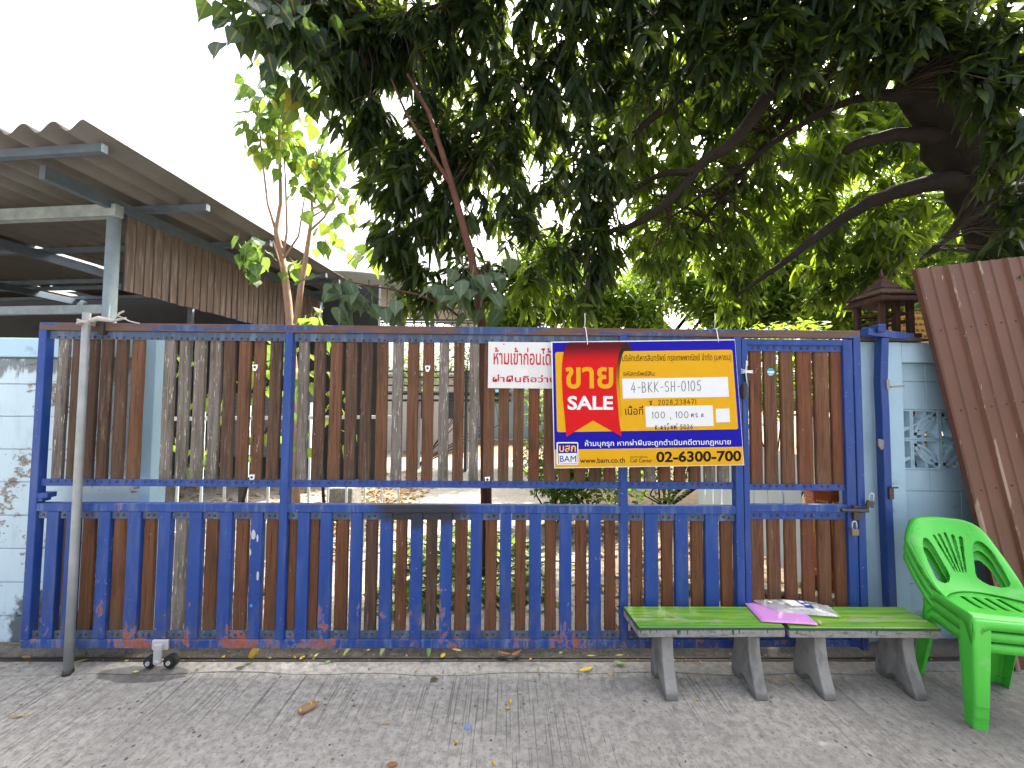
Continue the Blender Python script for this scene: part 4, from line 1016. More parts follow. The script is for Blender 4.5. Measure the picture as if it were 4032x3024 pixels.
for i in range(n+1):
    u = i/n; x = xr0+(xr1-xr0)*u; z = ez+.2+(a0.z-ez)*math.cos((u-.25)*1.85)
    m.v += [Vector((x, 15.6, z)), Vector((x, 24, z))]
for i in range(n): a = 2*i; m.f.append((a, a+1, a+3, a+2))
o = m.build('warehouse_roof', rf, wh, smooth=True); q_ = o.modifiers.new('thick', 'SOLIDIFY'); q_.thickness = .08
for yy in (16.4, 19.5):
    m = MB(); zb0 = ez+.1
    m.bar((xr0, yy, zb0), (xr1, yy, zb0), .06, .09); m.bar((xr0, yy, zb0+.5), (xr1, yy, zb0+.5), .06, .06)
    for i in range(22):
        x = xr0+(xr1-xr0)*i/22; x2 = xr0+(xr1-xr0)*(i+.5)/22; x3 = xr0+(xr1-xr0)*(i+1)/22
        m.bar((x, yy, zb0), (x2, yy, zb0+.5), .035, .035, (0, 1, 0)); m.bar((x2, yy, zb0+.5), (x3, yy, zb0), .035, .035, (0, 1, 0))
        if i % 2 == 0:
            u = (x2-xr0)/(xr1-xr0); m.bar((x2, yy, zb0+.5), (x2, yy, ez+.2+(a0.z-ez)*math.cos((u-.25)*1.85)), .03, .03, (0, 1, 0))
    m.build('roof_truss', ts, wh)
for x in (-8.5, -5.8, -3.1, -.8): MB().box(x-.08, x+.08, 16.3, 16.5, -.1, ez+.1).build('warehouse_post', ts, wh)
# scaffold like racks seen through the planks
rk = thing('pipe_rack', (-1.5, 9, 0), 'dark rack of long pipes in the yard seen through the planks', 'rack')
m = MB()
for z in (1.55, 1.72, 1.90, 2.06, 2.2): m.tube([(-3.3, 9+rnd.uniform(-.2, .2), z), (.1, 9+rnd.uniform(-.2, .2), z+rnd.uniform(-.03, .03))], rnd.choice([.02, .03, .045]), 6)
m.build('pipe', ts, rk)
for x in (-3.1, -2.0, -.9, .0): MB().box(x-.03, x+.03, 8.8, 9.2, -.02, 2.25).build('rack_post', ts, rk)
rb = plain('white_metal_roof', (.62, .63, .62), .6)
pw = thing('low_building', (-2.6, 12.5, 0), 'pale low building with a bright wall behind the pipe rack', 'building')
MB().box(-4.6, -1.1, 12.4, 14.4, -.05, 2.35).build('building_wall', plain('pale_pinkish_wall', (.52, .47, .45), .8, .2, 0, .1), pw)
MB().box(-4.8, -.9, 12.2, 14.5, 2.352, 2.44).build('building_roof', rb, pw, bevel=.01)
for x in (-4.0, -2.6, -1.6): MB().box(x-.25, x+.25, 12.37, 12.399, 1.0, 1.75).build('window', plain('dark_window', (.03, .04, .05), .2, .6), pw, bevel=.005)
# white picket fence of the yard
yfn = thing('metal_fence', (-2.0, 3.6, 0), 'thin white metal bar fence along the left side of the yard', 'fence')
wm = plain('white_fence_paint', (.62, .66, .66), .5, .4, 0, .1)
xa_ = P(612, 1655, 3.6).x; xb_ = P(1570, 1655, 4.4).x
for zf in (1.37, .35):
    MB().bar((xa_, 3.55, zf), (xb_, 4.4, zf), .03, .035).build('fence_rail', wm, yfn)
k = 0; n = 13
for i in range(n):
    u = i/(n-1); x = xa_+(xb_-xa_)*u; y = 3.6+.85*u
    MB().tube([(x, y-.0, 0), (x, y, 1.52)], .012, 8).build('fence_bar', wm, yfn, smooth=True)
for x, y in ((P(960, 1900, 3.9).x, 3.9), ): MB().box(x-.03, x+.03, y-.03, y+.03, -.02, 1.1).build('fence_post', plain('dark_fence_post', (.07, .05, .04), .7), yfn)
cb = thing('concrete_block', (P(1355, 1950, 5.3).x, 5.3, 0), 'weathered grey concrete block on the yard floor behind the planks', 'block')
c_ = P(1355, 1950, 5.3); MB().box(c_.x-.17, c_.x+.14, 5.2, 5.55, -.02, .42).build('block', M['concrete_y'], cb, bevel=.02)
# pale blue board fence seen on edge behind the door
bf = thing('board_fence', (2.24, 3.8, .2), 'pale blue upright board fence panel behind the small gate door', 'fence')
pbm = plain('pale_blue_board_paint', (.72, .79, .83), .65, .25, 0, .08)
fa, fb = Vector((2.36, 4.9, 0)), Vector((P(3157, 1980, 2.92).x, 2.92, 0)); n = 9
dv = (fb-fa)/n
for i in range(n):
    c = fa+dv*(i+.5); MB().obox(c+Vector((0, 0, .71)), dv.normalized(), Vector((1, 0, 0)), (0, 0, 1), dv.length/2-.012, .005, .46).build('board', pbm, bf, origin=c)
MB().bar(fa+Vector((.03, 0, .45)), fb+Vector((.03, 0, .45)), .03, .05).build('fence_rail', pbm, bf); MB().bar(fa+Vector((.03, 0, 1.0)), fb+Vector((.03, 0, 1.0)), .03, .05).build('fence_rail', pbm, bf)
# orange pedestal with gilded shrine body
om = plain('orange_red_lacquer', (.36, .065, .018), .45, .4, 0, .2); gm = plain('gilded_trim', (.60, .36, .06), .4, .5, .3, .25); wt_ = plain('white_shrine_plaster', (.62, .55, .42), .6, .3, 0, .2)
pc = P(3247, 2040, 3.5); ped = thing('shrine', (pc.x, 3.5, 0), 'orange red octagonal pedestal shrine with gold trim behind the gate door', 'shrine')
def octo(m, c, rows):
    vs = []
    for z, r in rows:
        for k in range(8):
            a = math.pi/8+k*math.pi/4; vs.append((c.x+r*math.cos(a), 3.5+r*math.sin(a), z))
    fs = [(i*8+k, i*8+(k+1) % 8, i*8+8+(k+1) % 8, i*8+8+k) for i in range(len(rows)-1) for k in range(8)]
    fs += [tuple(range(7, -1, -1)), tuple((len(rows)-1)*8+k for k in range(8))]
    m.add(vs, fs)
z9 = P(3247, 1925, 3.5).z; m = MB(); octo(m, pc, [(0, .19), (.10, .19), (.14, .13), (.30, .13), (z9-.38, .125), (z9-.16, .125), (z9-.12, .14), (z9-.02, .155), (z9, .17), (z9+.05, .17)]); m.build('pedestal', om, ped)
m = MB()
for k in range(8):
    a = k*math.pi/4; ca, sa = math.cos(a), math.sin(a); ap = .125*math.cos(math.pi/8)+.004; tx = Vector((-sa, ca, 0)); b = Vector((pc.x+ca*ap, 3.5+sa*ap, 0))
    for s in (-1, 1): m.bar(b+tx*.035*s+Vector((0, 0, z9-.36)), b+tx*.035*s+Vector((0, 0, z9-.17)), .006, .005, (ca, sa, 0))
    m.bar(b-tx*.035+Vector((0, 0, z9-.17)), b+tx*.035+Vector((0, 0, z9-.17)), .006, .006)
    for j in range(4):
        q = Vector((pc.x+ca*.137, 3.5+sa*.137, z9-.085))+tx*(.022*(j-1.5)); m.dome(q, .011, (ca, sa, 0), 6)
m.build('gold_trim', gm, ped)
m = MB()
for z, r, h in ((z9+.05, .15, .05), (z9+.10, .11, .22), (z9+.32, .14, .04), (z9+.36, .09, .10), (z9+.46, .11, .03), (z9+.49, .05, .14)):
    m.box(pc.x-r, pc.x+r, 3.5-r, 3.5+r, z, z+h)
m.build('shrine_body', wt_, ped, bevel=.006)
m = MB()
for i in range(40):
    a = rnd.choice((-1, 1)); z = z9+.08+rnd.random()*.45; m.dome((pc.x+rnd.uniform(-.12, .12), 3.5-.145+.05*(z > z9+.36), z), .012, (0, -1, 0), 6)
m.build('gilt_ornament', gm, ped)
# wooden spirit house and gold tiered shrine over the right-hand wall
wm_ = wood('spirit_house_teak', (.03, .014, .01), (.10, .05, .034)); 
c = P(3478, 1300, 2.95); zh = P(3478, 1330, 2.95).z
sh_ = thing('spirit_house', (c.x, 2.95, 0), 'small dark wooden open spirit house with tiered roof above the right wall', 'spirit house')
u = 2.95/1567.6          # metres per photo pixel at that depth
MB().tube([(c.x, 2.95, -.02), (c.x, 2.95, zh-.02)], .06, 12).build('stand', wm_, sh_)
MB().box(c.x-.145, c.x+.145, 2.95-.145, 2.95+.145, zh-.02, zh+.012).build('base_plate', wm_, sh_, bevel=.004)
for sx in (-.105, -.0, .105):
    for sy in (-.10, .10):
        if sx == 0 and sy > 0: continue
        MB().box(c.x+sx-.018, c.x+sx+.018, 2.95+sy-.018, 2.95+sy+.018, zh+.0125, zh+.245).build('corner_post', wm_, sh_, bevel=.003)
m = MB()
for zz_ in (zh+.10, zh+.16):
    for sy in (-.10, .10): m.box(c.x-.087, c.x+.087, 2.95+sy-.008, 2.95+sy+.008, zz_, zz_+.014)
    for sx in (-.105, .105): m.box(c.x+sx-.008, c.x+sx+.008, 2.95-.082, 2.95+.082, zz_, zz_+.014)
m.build('railing', wm_, sh_)
def hip(m, z, r, h, top):
    for q, zq, th in ((r, z, .012),): m.box(c.x-q, c.x+q, 2.95-q, 2.95+q, zq, zq+th)
    b = len(m.v)
    m.add([(c.x-r*.98, 2.95-r*.98, z+.0125), (c.x+r*.98, 2.95-r*.98, z+.0125), (c.x+r*.98, 2.95+r*.98, z+.0125), (c.x-r*.98, 2.95+r*.98, z+.0125), (c.x-top, 2.95-top, z+h), (c.x+top, 2.95-top, z+h), (c.x+top, 2.95+top, z+h), (c.x-top, 2.95+top, z+h)],
          [(0,1,5,4),(1,2,6,5),(2,3,7,6),(3,0,4,7),(4,5,6,7),(3,2,1,0)])
m = MB(); hip(m, zh+.246, .168, .05, .135); hip(m, zh+.297, .150, .055, .085); hip(m, zh+.353, .08, .10, .015); m.build('tiered_roof', wm_, sh_)
MB().tube([(c.x, 2.95, zh+.46), (c.x, 2.95, zh+.53)], [.018, .004], 8).build('finial', wm_, sh_)
c = P(3575, 1330, 3.3); gs = thing('shrine', (c.x, 3.3, 0), 'gold tiered shrine tower between the wooden spirit house and the brown sheet', 'shrine')
MB().tube([(c.x, 3.3, -.02), (c.x, 3.3, c.z-.05)], .08, 10).build('stand', om, gs)
m = MB(); m2 = MB(); z = c.z-.05; r = .125
for i in range(5):
    m.box(c.x-r, c.x+r, 3.3-r, 3.3+r, z, z+.030); m2.box(c.x-r*.9, c.x+r*.9, 3.3-r*.9, 3.3+r*.9, z+.0305, z+.052)
    for k in range(5):
        xx = c.x-r*.8+r*.4*k; m.dome((xx, 3.3-r*.9, z+.041), .011, (0, -1, 0), 6)
        m.dome((c.x-r*.9, 3.3-r*.8+r*.4*k, z+.041), .011, (-1, 0, 0), 6)
    z += .0525; r *= .86
m.build('gilded_tiers', gm, gs, bevel=.003); m2.build('red_bands', om, gs)
MB().tube([(c.x, 3.3, z), (c.x, 3.3, z+.07)], [.03, .006], 8).build('finial', gm, gs)
# paint losses on the gate: pale filler patches on one blue upright, a blue touch-up
for (x, y, w_, h_, mt) in ((998, 2105, .028, .058, 'pf'), (1014, 2120, .012, .045, 'pf'), (1015, 2268, .016, .055, 'pf'), (986, 2175, .010, .035, 'pf'), (989, 2385, .018, .020, 'tb')):
    if 'pf' not in M: M['pf'] = plain('pale_filler_patch', (.42, .47, .50), .7, .2, 0, .1); M['tb'] = plain('bright_blue_touch_up', (.06, .27, .62), .5, .3, 0, .1)
    c = P(x, y, YG+.003); pts = []
    for k in range(11):
        a = 2*math.pi*k/11; rr = rnd.uniform(.78, 1.1); pts.append((c.x+w_*.5*rr*math.cos(a), c.z+h_*.5*rr*math.sin(a)))
    MB().prism(pts, 'y', YG+.0022, YG+.0031).build('paint_patch', M[mt], gate)
# ================================================================== FOLIAGE
def leaf_mat(name, stops, trans=.5, rough=.42, tcol=(.42, .62, .04), spec=.3, dim=.8):
    t = NT(name, rough, spec)
    at = t.n('ShaderNodeAttribute', {'attribute_name': 'tone'}); f = at.outputs['Fac']
    c = t.ramp(f, stops); n = t.noise(t.pos(), 30, 3); c = t.mix(t.mth('MULTIPLY', n, .5), c, tuple(x*.55 for x in stops[0][1]))
    md = t.step(t.n('ShaderNodeAttribute', {'attribute_name': 'mid'}).outputs['Fac'], .84, .95)
    c = t.mix(t.mth('MULTIPLY', md, .3), c, tuple(min(.5, x*1.6+.02) for x in stops[-1][1]))
    t.col(c); tr = t.n('ShaderNodeBsdfTranslucent'); tc = t.mix(.6, c, tcol)
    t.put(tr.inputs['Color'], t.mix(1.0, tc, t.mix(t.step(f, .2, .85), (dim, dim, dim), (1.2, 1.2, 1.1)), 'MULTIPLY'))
    ms = t.n('ShaderNodeMixShader'); ms.inputs[0].default_value = trans; t.put(ms.inputs[1], t.b.outputs[0]); t.put(ms.inputs[2], tr.outputs[0]); t.put(t.out.inputs['Surface'], ms.outputs[0])
    return t.m
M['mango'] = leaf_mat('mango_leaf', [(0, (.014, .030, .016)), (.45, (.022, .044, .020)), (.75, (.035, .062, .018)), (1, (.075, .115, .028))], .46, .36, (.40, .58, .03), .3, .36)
M['far_leaf'] = leaf_mat('bright_far_leaf', [(0, (.035, .075, .02)), (.6, (.06, .12, .025)), (1, (.11, .17, .035))], .5, .5)
M['pipal'] = leaf_mat('pipal_leaf', [(0, (.03, .085, .045)), (.6, (.055, .12, .045)), (.85, (.14, .20, .03)), (1, (.36, .30, .03))], .42, .5, (.35, .55, .06))
M['pipal_dusty'] = leaf_mat('dusty_pipal_leaf', [(0, (.05, .09, .06)), (.7, (.11, .16, .11)), (1, (.19, .24, .15))], .25, .5, (.3, .45, .1))
M['pipal_dark'] = leaf_mat('silhouette_pipal_leaf', [(0, (.012, .030, .018)), (.6, (.022, .048, .026)), (.85, (.06, .09, .02)), (1, (.30, .24, .03))], .25, .45, (.25, .42, .06))  # darkened copy of the pipal leaf, backlit silhouette put into its colour
M['shrub'] = leaf_mat('shrub_leaf', [(0, (.018, .045, .012)), (.7, (.04, .10, .02)), (1, (.09, .16, .03))], .35, .45)
t = NT('mango_bark', .9, .15); v = t.pos()
c = t.mix(t.noise(t.scale(v, (9, 9, 4)), 1, 6, .65), (.009, .0075, .0065), (.032, .026, .022)); t.col(c); t.bump(t.noise(t.scale(v, (22, 22, 9)), 1, 6), .7, .02); M['bark'] = t.m
M['red_bark'] = plain('reddish_pipal_bark', (.10, .045, .032), .75, .2, 0, .35)
M['pale_bark'] = plain('pinkish_sapling_bark', (.30, .19, .13), .75, .2, 0, .25)
M['twig'] = plain('dark_twig_bark', (.05, .038, .03), .8, .15, 0, .3)
NR = np.random.RandomState(11)
MANGO = ([0, .10, .28, .52, .78, 1.0], [.10, .45, .92, 1.0, .62, .03])
DIAM = ([0, .45, 1.0], [.15, 1.0, .05])
HEART = ([0, .30, .305, .40, .55, .75, .88, 1.0], [.02, .02, .45, .95, 1.0, .55, .16, .02])
OVAL = ([0, .2, .5, .8, 1.], [.1, .75, 1., .7, .05])
def leaves(name, mat, parent, base, dirs, L, Wd, tone, shape=MANGO, droop=.22, fold=.25, up_jit=.5, kind=None, down=None):
    ss, ws_ = np.array(shape[0]), np.array(shape[1]); N = len(base); K = len(ss)
    base = np.asarray(base, float); d = np.asarray(dirs, float); d /= np.linalg.norm(d, axis=1)[:, None]
    up = np.tile([0, 0, 1.], (N, 1))+NR.normal(0, up_jit, (N, 3))
    side = np.cross(d, up); side /= np.linalg.norm(side, axis=1)[:, None]+1e-9; nrm = np.cross(side, d)
    L = np.broadcast_to(L, N); Wd = np.broadcast_to(Wd, N)
    V = np.zeros((N, K, 3, 3)); curl = NR.normal(droop, .12, N)
    for k in range(K):
        c = base+d*(L*ss[k])[:, None]+np.array([0, 0, -1.])*(L*curl*ss[k]**2)[:, None]
        h = (Wd*ws_[k]*.5)[:, None]; wave = (NR.normal(0, .10, N)*Wd)[:, None]
        V[:, k, 0] = c-side*h+nrm*(h*fold+wave*.5*(0 < k < K-1)); V[:, k, 1] = c; V[:, k, 2] = c+side*h+nrm*(h*fold-wave*.5*(0 < k < K-1))
    idx = np.arange(N*K*3).reshape(N, K, 3); q = []
    for k in range(K-1):
        for j in (0, 1): q.append(np.stack([idx[:, k, j], idx[:, k, j+1], idx[:, k+1, j+1], idx[:, k+1, j]], 1))
    F = np.concatenate(q, 0).astype(np.int32); off = np.array(parent.location) if parent is not None else np.zeros(3)
    co = (V.reshape(-1, 3)-off).astype(np.float32)
    me = bpy.data.meshes.new(name); me.vertices.add(len(co)); me.vertices.foreach_set('co', co.ravel())
    me.loops.add(F.size); me.loops.foreach_set('vertex_index', F.ravel()); me.polygons.add(len(F)); me.polygons.foreach_set('loop_start', np.arange(0, F.size, 4, dtype=np.int32))
    me.update(calc_edges=True)
    a = me.attributes.new('tone', 'FLOAT', 'POINT'); a.data.foreach_set('value', np.repeat(np.clip(tone, 0, 1), K*3).astype(np.float32))
    a = me.attributes.new('mid', 'FLOAT', 'POINT'); a.data.foreach_set('value', np.tile(np.array([0, 1, 0], np.float32), N*K))
    me.polygons.foreach_set('use_smooth', np.ones(len(F), bool)); me.materials.append(mat)
    o = bpy.data.objects.new(name, me); COL.objects.link(o); o.parent = parent
    return o
def rdir(n, zlo, zhi):
    a = NR.rand(n)*2*np.pi; return np.stack([np.cos(a), np.sin(a), NR.uniform(zlo, zhi, n)], 1)
# ------------------------------------------------------------------ the big mango tree
mg = thing('mango_tree', (4.6, 3.5, 0), 'large dark mango tree whose crown hangs over the gate from the right', 'tree')
limbs = []
def limb(pts, name=None):
    p3 = [D(x, y, Y) for x, y, Y, r in pts]; r = [q[3] for q in pts]
    # smooth the polyline a little
    P_, R_ = [], []
    for i in range(len(p3)-1):
        a0, a1, a2, a3 = p3[max(0, i-1)], p3[i], p3[i+1], p3[min(len(p3)-1, i+2)]
        for k in range(4):
            t_ = k/4; P_.append(.5*((2*a1)+(a2-a0)*t_+(2*a0-5*a1+4*a2-a3)*t_**2+(3*a1-a0-3*a2+a3)*t_**3)); R_.append(r[i]+(r[i+1]-r[i])*t_)
    P_.append(p3[-1]); R_.append(r[-1]); P_ = [p+Vector((rnd.gauss(0, q*.12), rnd.gauss(0, q*.12), rnd.gauss(0, q*.12))) for p, q in zip(P_, R_)]
    limbs.append((P_, R_)); return P_, R_
trunk = limb([(2350, 1250, 3.7, .38), (2290, 900, 3.6, .35), (2215, 560, 3.4, .32), (2140, 380, 3.3, .29), (2060, 220, 3.2, .27), (1990, 100, 3.1, .25), (1930, -60, 3.0, .20), (1860, -420, 2.9, .12), (1800, -900, 2.8, .06)])
limb([(2150, 390, 3.3, .11), (2000, 398, 3.3, .07), (1880, 440, 3.4, .055), (1780, 500, 3.6, .042), (1690, 570, 3.7, .028), (1590, 640, 3.8, .012)])
limb([(2075, 290, 3.2, .09), (1960, 288, 3.3, .055), (1870, 306, 3.4, .048), (1825, 325, 3.5, .04)])
limb([(2040, 215, 3.15, .08), (1930, 205, 3.2, .045), (1840, 215, 3.4, .035), (1730, 270, 3.7, .028), (1600, 360, 4.0, .02), (1450, 470, 4.4, .01)])
limb([(1995, 110, 3.1, .13), (1860, 90, 3.2, .10), (1740, 95, 3.3, .085), (1650, 130, 3.4, .06), (1560, 155, 3.5, .05), (1440, 230, 3.7, .042), (1320, 330, 4.0, .028), (1230, 400, 4.3, .014)])
limb([(1720, 100, 3.3, .07), (1655, 210, 3.5, .062), (1580, 310, 3.6, .055), (1520, 350, 3.7, .05), (1460, 420, 3.8, .042), (1380, 480, 3.9, .034), (1270, 520, 4.1, .024), (1130, 610, 4.4, .010)])
limb([(1500, 370, 3.7, .035), (1420, 380, 3.9, .03), (1330, 440, 4.2, .02), (1220, 560, 4.5, .010)])
limb([(1935, -40, 3.0, .12), (1760, -10, 3.1, .08), (1600, 20, 3.2, .06), (1420, 30, 3.4, .05), (1230, 90, 3.6, .038), (1130, 200, 3.8, .024), (1040, 330, 4.0, .012)])
limb([(1420, 30, 3.4, .04), (1200, -30, 3.4, .03), (960, 10, 3.5, .02), (780, 60, 3.6, .01)])
limb([(1850, 90, 3.2, .07), (1750, 200, 3.8, .05), (1640, 330, 4.3, .035), (1500, 500, 4.8, .015)])
limb([(2060, 200, 3.2, .10), (2180, 60, 3.0, .06), (2300, -60, 2.8, .03)])
limb([(1900, -250, 2.95, .10), (1650, -400, 2.7, .06), (1300, -500, 2.5, .03), (900, -450, 2.6, .012)])
limb([(2160, 420, 3.35, .06), (2060, 500, 3.2, .03), (1990, 560, 3.1, .012)])
m = MB(); m.tube(trunk[0], trunk[1], 16); m.build('trunk', M['bark'], mg, smooth=True)
for P_, R_ in limbs[1:]:
    MB().tube(P_, R_, 9).build('limb', M['bark'], mg, smooth=True)
blobs = []  # x, y of the photograph (2212 wide), depth, radius in metres, clusters
for x, y, Y, r, n in (
    (620, 10, 3.5, .30, 14), (700, 60, 3.6, .35, 22), (760, 150, 3.7, .35, 26), (830, 60, 3.7, .45, 34), (800, 290, 3.8, .30, 22), (850, 400, 3.8, .35, 28), (850, 530, 3.9, .28, 20), (900, 620, 4.0, .24, 13),
    (940, 130, 3.8, .55, 42), (960, 300, 3.9, .45, 40), (970, 460, 4.0, .40, 30), (1020, 600, 4.2, .32, 20),
    (1080, 60, 3.6, .55, 42), (1130, 260, 3.8, .50, 40), (1120, 430, 4.0, .45, 30), (1150, 590, 4.3, .40, 24),
    (1250, 60, 3.5, .55, 40), (1290, 220, 3.7, .50, 38), (1290, 400, 3.9, .50, 30), (1280, 560, 4.2, .42, 26), (1240, 660, 4.3, .25, 10),
    (1430, 50, 3.3, .50, 38), (1450, 210, 3.6, .50, 32), (1450, 380, 3.9, .45, 24), (1430, 540, 4.2, .40, 22),
    (1600, 40, 3.1, .45, 34), (1600, 200, 3.4, .45, 26), (1610, 380, 4.0, .45, 22), (1610, 540, 4.2, .40, 22), (1600, 640, 4.2, .25, 8),
    (1760, 40, 3.0, .42, 28), (1770, 170, 3.2, .40, 20), (1780, 350, 4.0, .45, 18), (1780, 520, 4.1, .40, 22), (1800, 620, 4.0, .22, 10),
    (1920, 60, 2.8, .36, 20), (1900, 300, 4.1, .45, 12), (1920, 520, 3.8, .35, 20),
    (2090, 60, 2.7, .32, 18), (2190, 150, 2.6, .28, 18), (2215, 300, 2.6, .22, 12), (2200, 430, 2.7, .18, 7), (2185, 520, 2.7, .2, 8), (2080, 180, 3.9, .4, 16),
    (1000, -120, 3.4, .6, 40), (1300, -150, 3.2, .6, 40), (1600, -160, 3.0, .6, 40), (1900, -180, 2.8, .6, 36), (700, -120, 3.5, .4, 22),
    (1200, -420, 2.9, .7, 40), (1600, -480, 2.7, .7, 40), (2000, -500, 2.6, .7, 36), (800, -380, 3.0, .5, 24),
    (1100, -900, 2.3, .8, 40), (1600, -1000, 2.1, .8, 40), (2100, -1000, 2.0, .8, 30),
    (1350, 150, 5.2, .9, 40), (1550, 330, 5.4, .8, 26), (1100, 350, 5.2, .8, 32), (1800, 240, 5.0, .8, 30), (1400, 250, 5.0, .6, 34), (1520, 180, 5.0, .6, 34), (1650, 260, 5.0, .6, 36), (1760, 330, 5.0, .6, 34), (1880, 230, 4.6, .5, 26), (1900, 380, 4.8, .55, 28), (1560, 470, 5.2, .6, 30), (1720, 480, 5.2, .6, 32), (1420, 430, 5.2, .6, 30), (1990, 440, 4.6, .45, 22), (1850, 580, 4.8, .45, 22), (1300, 330, 5.0, .7, 34), (1650, 100, 4.6, .6, 30), (1980, 260, 4.4, .4, 16)):
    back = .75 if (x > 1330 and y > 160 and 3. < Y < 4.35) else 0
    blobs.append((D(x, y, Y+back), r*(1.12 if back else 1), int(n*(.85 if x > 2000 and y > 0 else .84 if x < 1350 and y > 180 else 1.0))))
lp = []; lr = []
for P_, R_ in limbs[1:]:
    for p, q in zip(P_, R_): 
        if q < .05: lp.append(p); lr.append(q)
lp = np.array(lp)
B, Dv, Ls, Ws, Tn = [], [], [], [], []; tw = MB()
for c, r, n in blobs:
    for _ in range(int(n*1.6)):
        o = Vector((rnd.gauss(0, 1), rnd.gauss(0, 1), rnd.gauss(0, 1))).normalized()*r*rnd.random()**.4; tip = c+o
        if tip.y < 1.2 and tip.z < 3.2: continue
        k = int(np.argmin(((lp-np.array(tip)-np.array([0, 0, .12]))**2).sum(1))); root = Vector(lp[k])
        if (root-tip).length < .8:
            mid = (root+tip)/2+Vector((rnd.gauss(0, .07), rnd.gauss(0, .07), .06+rnd.gauss(0, .05)))
            tw.tube([root, root*.5+mid*.5+Vector((0, 0, .03)), mid, mid*.45+tip*.55, tip], [.009, .007, .006, .005, .003], 5, False)
        nl = rnd.randint(9, 14); gd = (tip-root).normalized() if (tip-root).length > .01 else Vector((0, 0, -1))
        dd = rdir(nl, -1.7, .15); dd += np.array([gd.x, gd.y, min(0, gd.z)])*.7
        B.append(np.array(tip)+NR.normal(0, .025, (nl, 3))-np.array(gd)*NR.rand(nl, 1)*.10); Dv.append(dd); s = rnd.uniform(.85, 1.2)
        Ls.append(NR.uniform(.13, .235, nl)*s); Ws.append(NR.uniform(.038, .056, nl)*s); tb_ = rnd.uniform(.55, 1.) if c.y > 4.3 else rnd.uniform(.0, .42); Tn.append(np.clip(NR.normal(tb_, .13, nl), 0, 1))  # backlight painted as brighter tone on rear clusters, shade as darker front ones
B = np.concatenate(B); Dv = np.concatenate(Dv); Ls = np.concatenate(Ls); Ws = np.concatenate(Ws); Tn = np.concatenate(Tn)
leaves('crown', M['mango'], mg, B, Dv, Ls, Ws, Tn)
print('mango leaves', len(B))
tw.build('twigs', M['twig'], mg, smooth=True)
# ------------------------------------------------------------------ trees behind
def bg_tree(name, label, x, Y, base_r, blobs_, mat, L0, L1, tone=.5, group='trees behind the yard', nm=None, bark='bark', shape=DIAM):
    b0 = Vector((x, Y, -.1)); r = thing(nm or 'tree', (x, Y, 0), label, 'tree', group)
    tops = [c for c, _, _ in blobs_]; m = MB(); cz = sum((c.z for c in tops))/len(tops); fork = Vector((x+rnd.uniform(-.2, .2), Y, max(.8, cz*.45)))
    m.tube([b0, b0*.5+fork*.5+Vector((rnd.uniform(-.1, .1), 0, 0)), fork], [base_r*1.15, base_r*.9, base_r*.75], 10)
    m.build('trunk', M[bark], r, smooth=True)
    m = MB()
    for c in tops:
        mid = fork*.45+c*.55+Vector((rnd.uniform(-.3, .3), rnd.uniform(-.2, .2), rnd.uniform(-.2, .1))); m.tube([fork, mid, c], [base_r*.5, base_r*.3, base_r*.1], 6)
    m.build('limbs', M[bark], r, smooth=True)
    Bb, Dd, Tt = [], [], []
    for c, rad, n in blobs_:
        n = int(n*3.4); nc = max(4, n//16); cen = NR.normal(0, 1, (nc, 3)); cen /= np.linalg.norm(cen, axis=1)[:, None]; cen = cen*(NR.rand(nc, 1)**.45)*rad*np.array([1, 1, .8])+np.array(c); tb = NR.normal(tone, .16, nc)
        i = NR.randint(0, nc, n); Bb.append(cen[i]+NR.normal(0, .17*rad**.5, (n, 3))); Dd.append(rdir(n, -1., .35)); Tt.append(tb[i]+NR.normal(0, .12, n))
    Bb = np.concatenate(Bb); n = len(Bb); L = NR.uniform(L0, L1, n)
    leaves('crown', M[mat], r, Bb, np.concatenate(Dd), L, L*NR.uniform(.36, .5, n), np.concatenate(Tt), shape, .15, .2)
    return r
bb = lambda l: [(D(x, y, Y), r, n) for x, y, Y, r, n in l]
bg_tree('a', 'bright leafy tree far behind the pierced wall, right of the spirit house', 6.5, 8.5, .14, bb([(1700, 560, 8.5, .9, 800), (1850, 620, 8.5, .9, 800), (1760, 470, 8.8, .9, 700), (1950, 500, 8.5, 1.0, 800), (2050, 620, 8.2, .9, 600), (2150, 420, 8.5, 1.2, 800), (1700, 660, 8.5, .8, 800), (1650, 620, 9, .8, 700), (1770, 680, 8.5, .6, 600), (1880, 680, 8.3, .6, 600)]), 'far_leaf', .12, .22, .6)
bg_tree('b', 'bright leafy tree directly above the sale board in the background', 3.2, 9.5, .14, bb([(1300, 640, 9, .8, 700), (1430, 600, 9.5, .9, 800), (1550, 640, 9, .8, 700), (1480, 500, 9.5, .9, 700), (1380, 690, 9, .7, 500), (1600, 690, 9, .8, 600), (1640, 500, 10, 1., 600)]), 'far_leaf', .12, .22, .65)
bg_tree('c', 'darker leafy tree in the background right of the pipal trunk', 1.2, 10.5, .14, bb([(1150, 660, 10, .8, 700), (1230, 620, 10.5, .9, 700), (1180, 560, 10.5, .9, 600), (1090, 690, 10, .7, 500), (1280, 700, 10, .8, 600)]), 'far_leaf', .12, .22, .3)
bg_tree('d', 'tall feathery tree at the far right behind the brown sheet', 8.6, 9.0, .16, bb([(2050, 540, 9, .9, 700), (2200, 560, 9, 1., 700), (1960, 640, 9, .7, 500), (2100, 300, 9.5, 1.2, 600), (1900, 350, 9.5, 1.1, 600)]), 'far_leaf', .10, .18, .4)
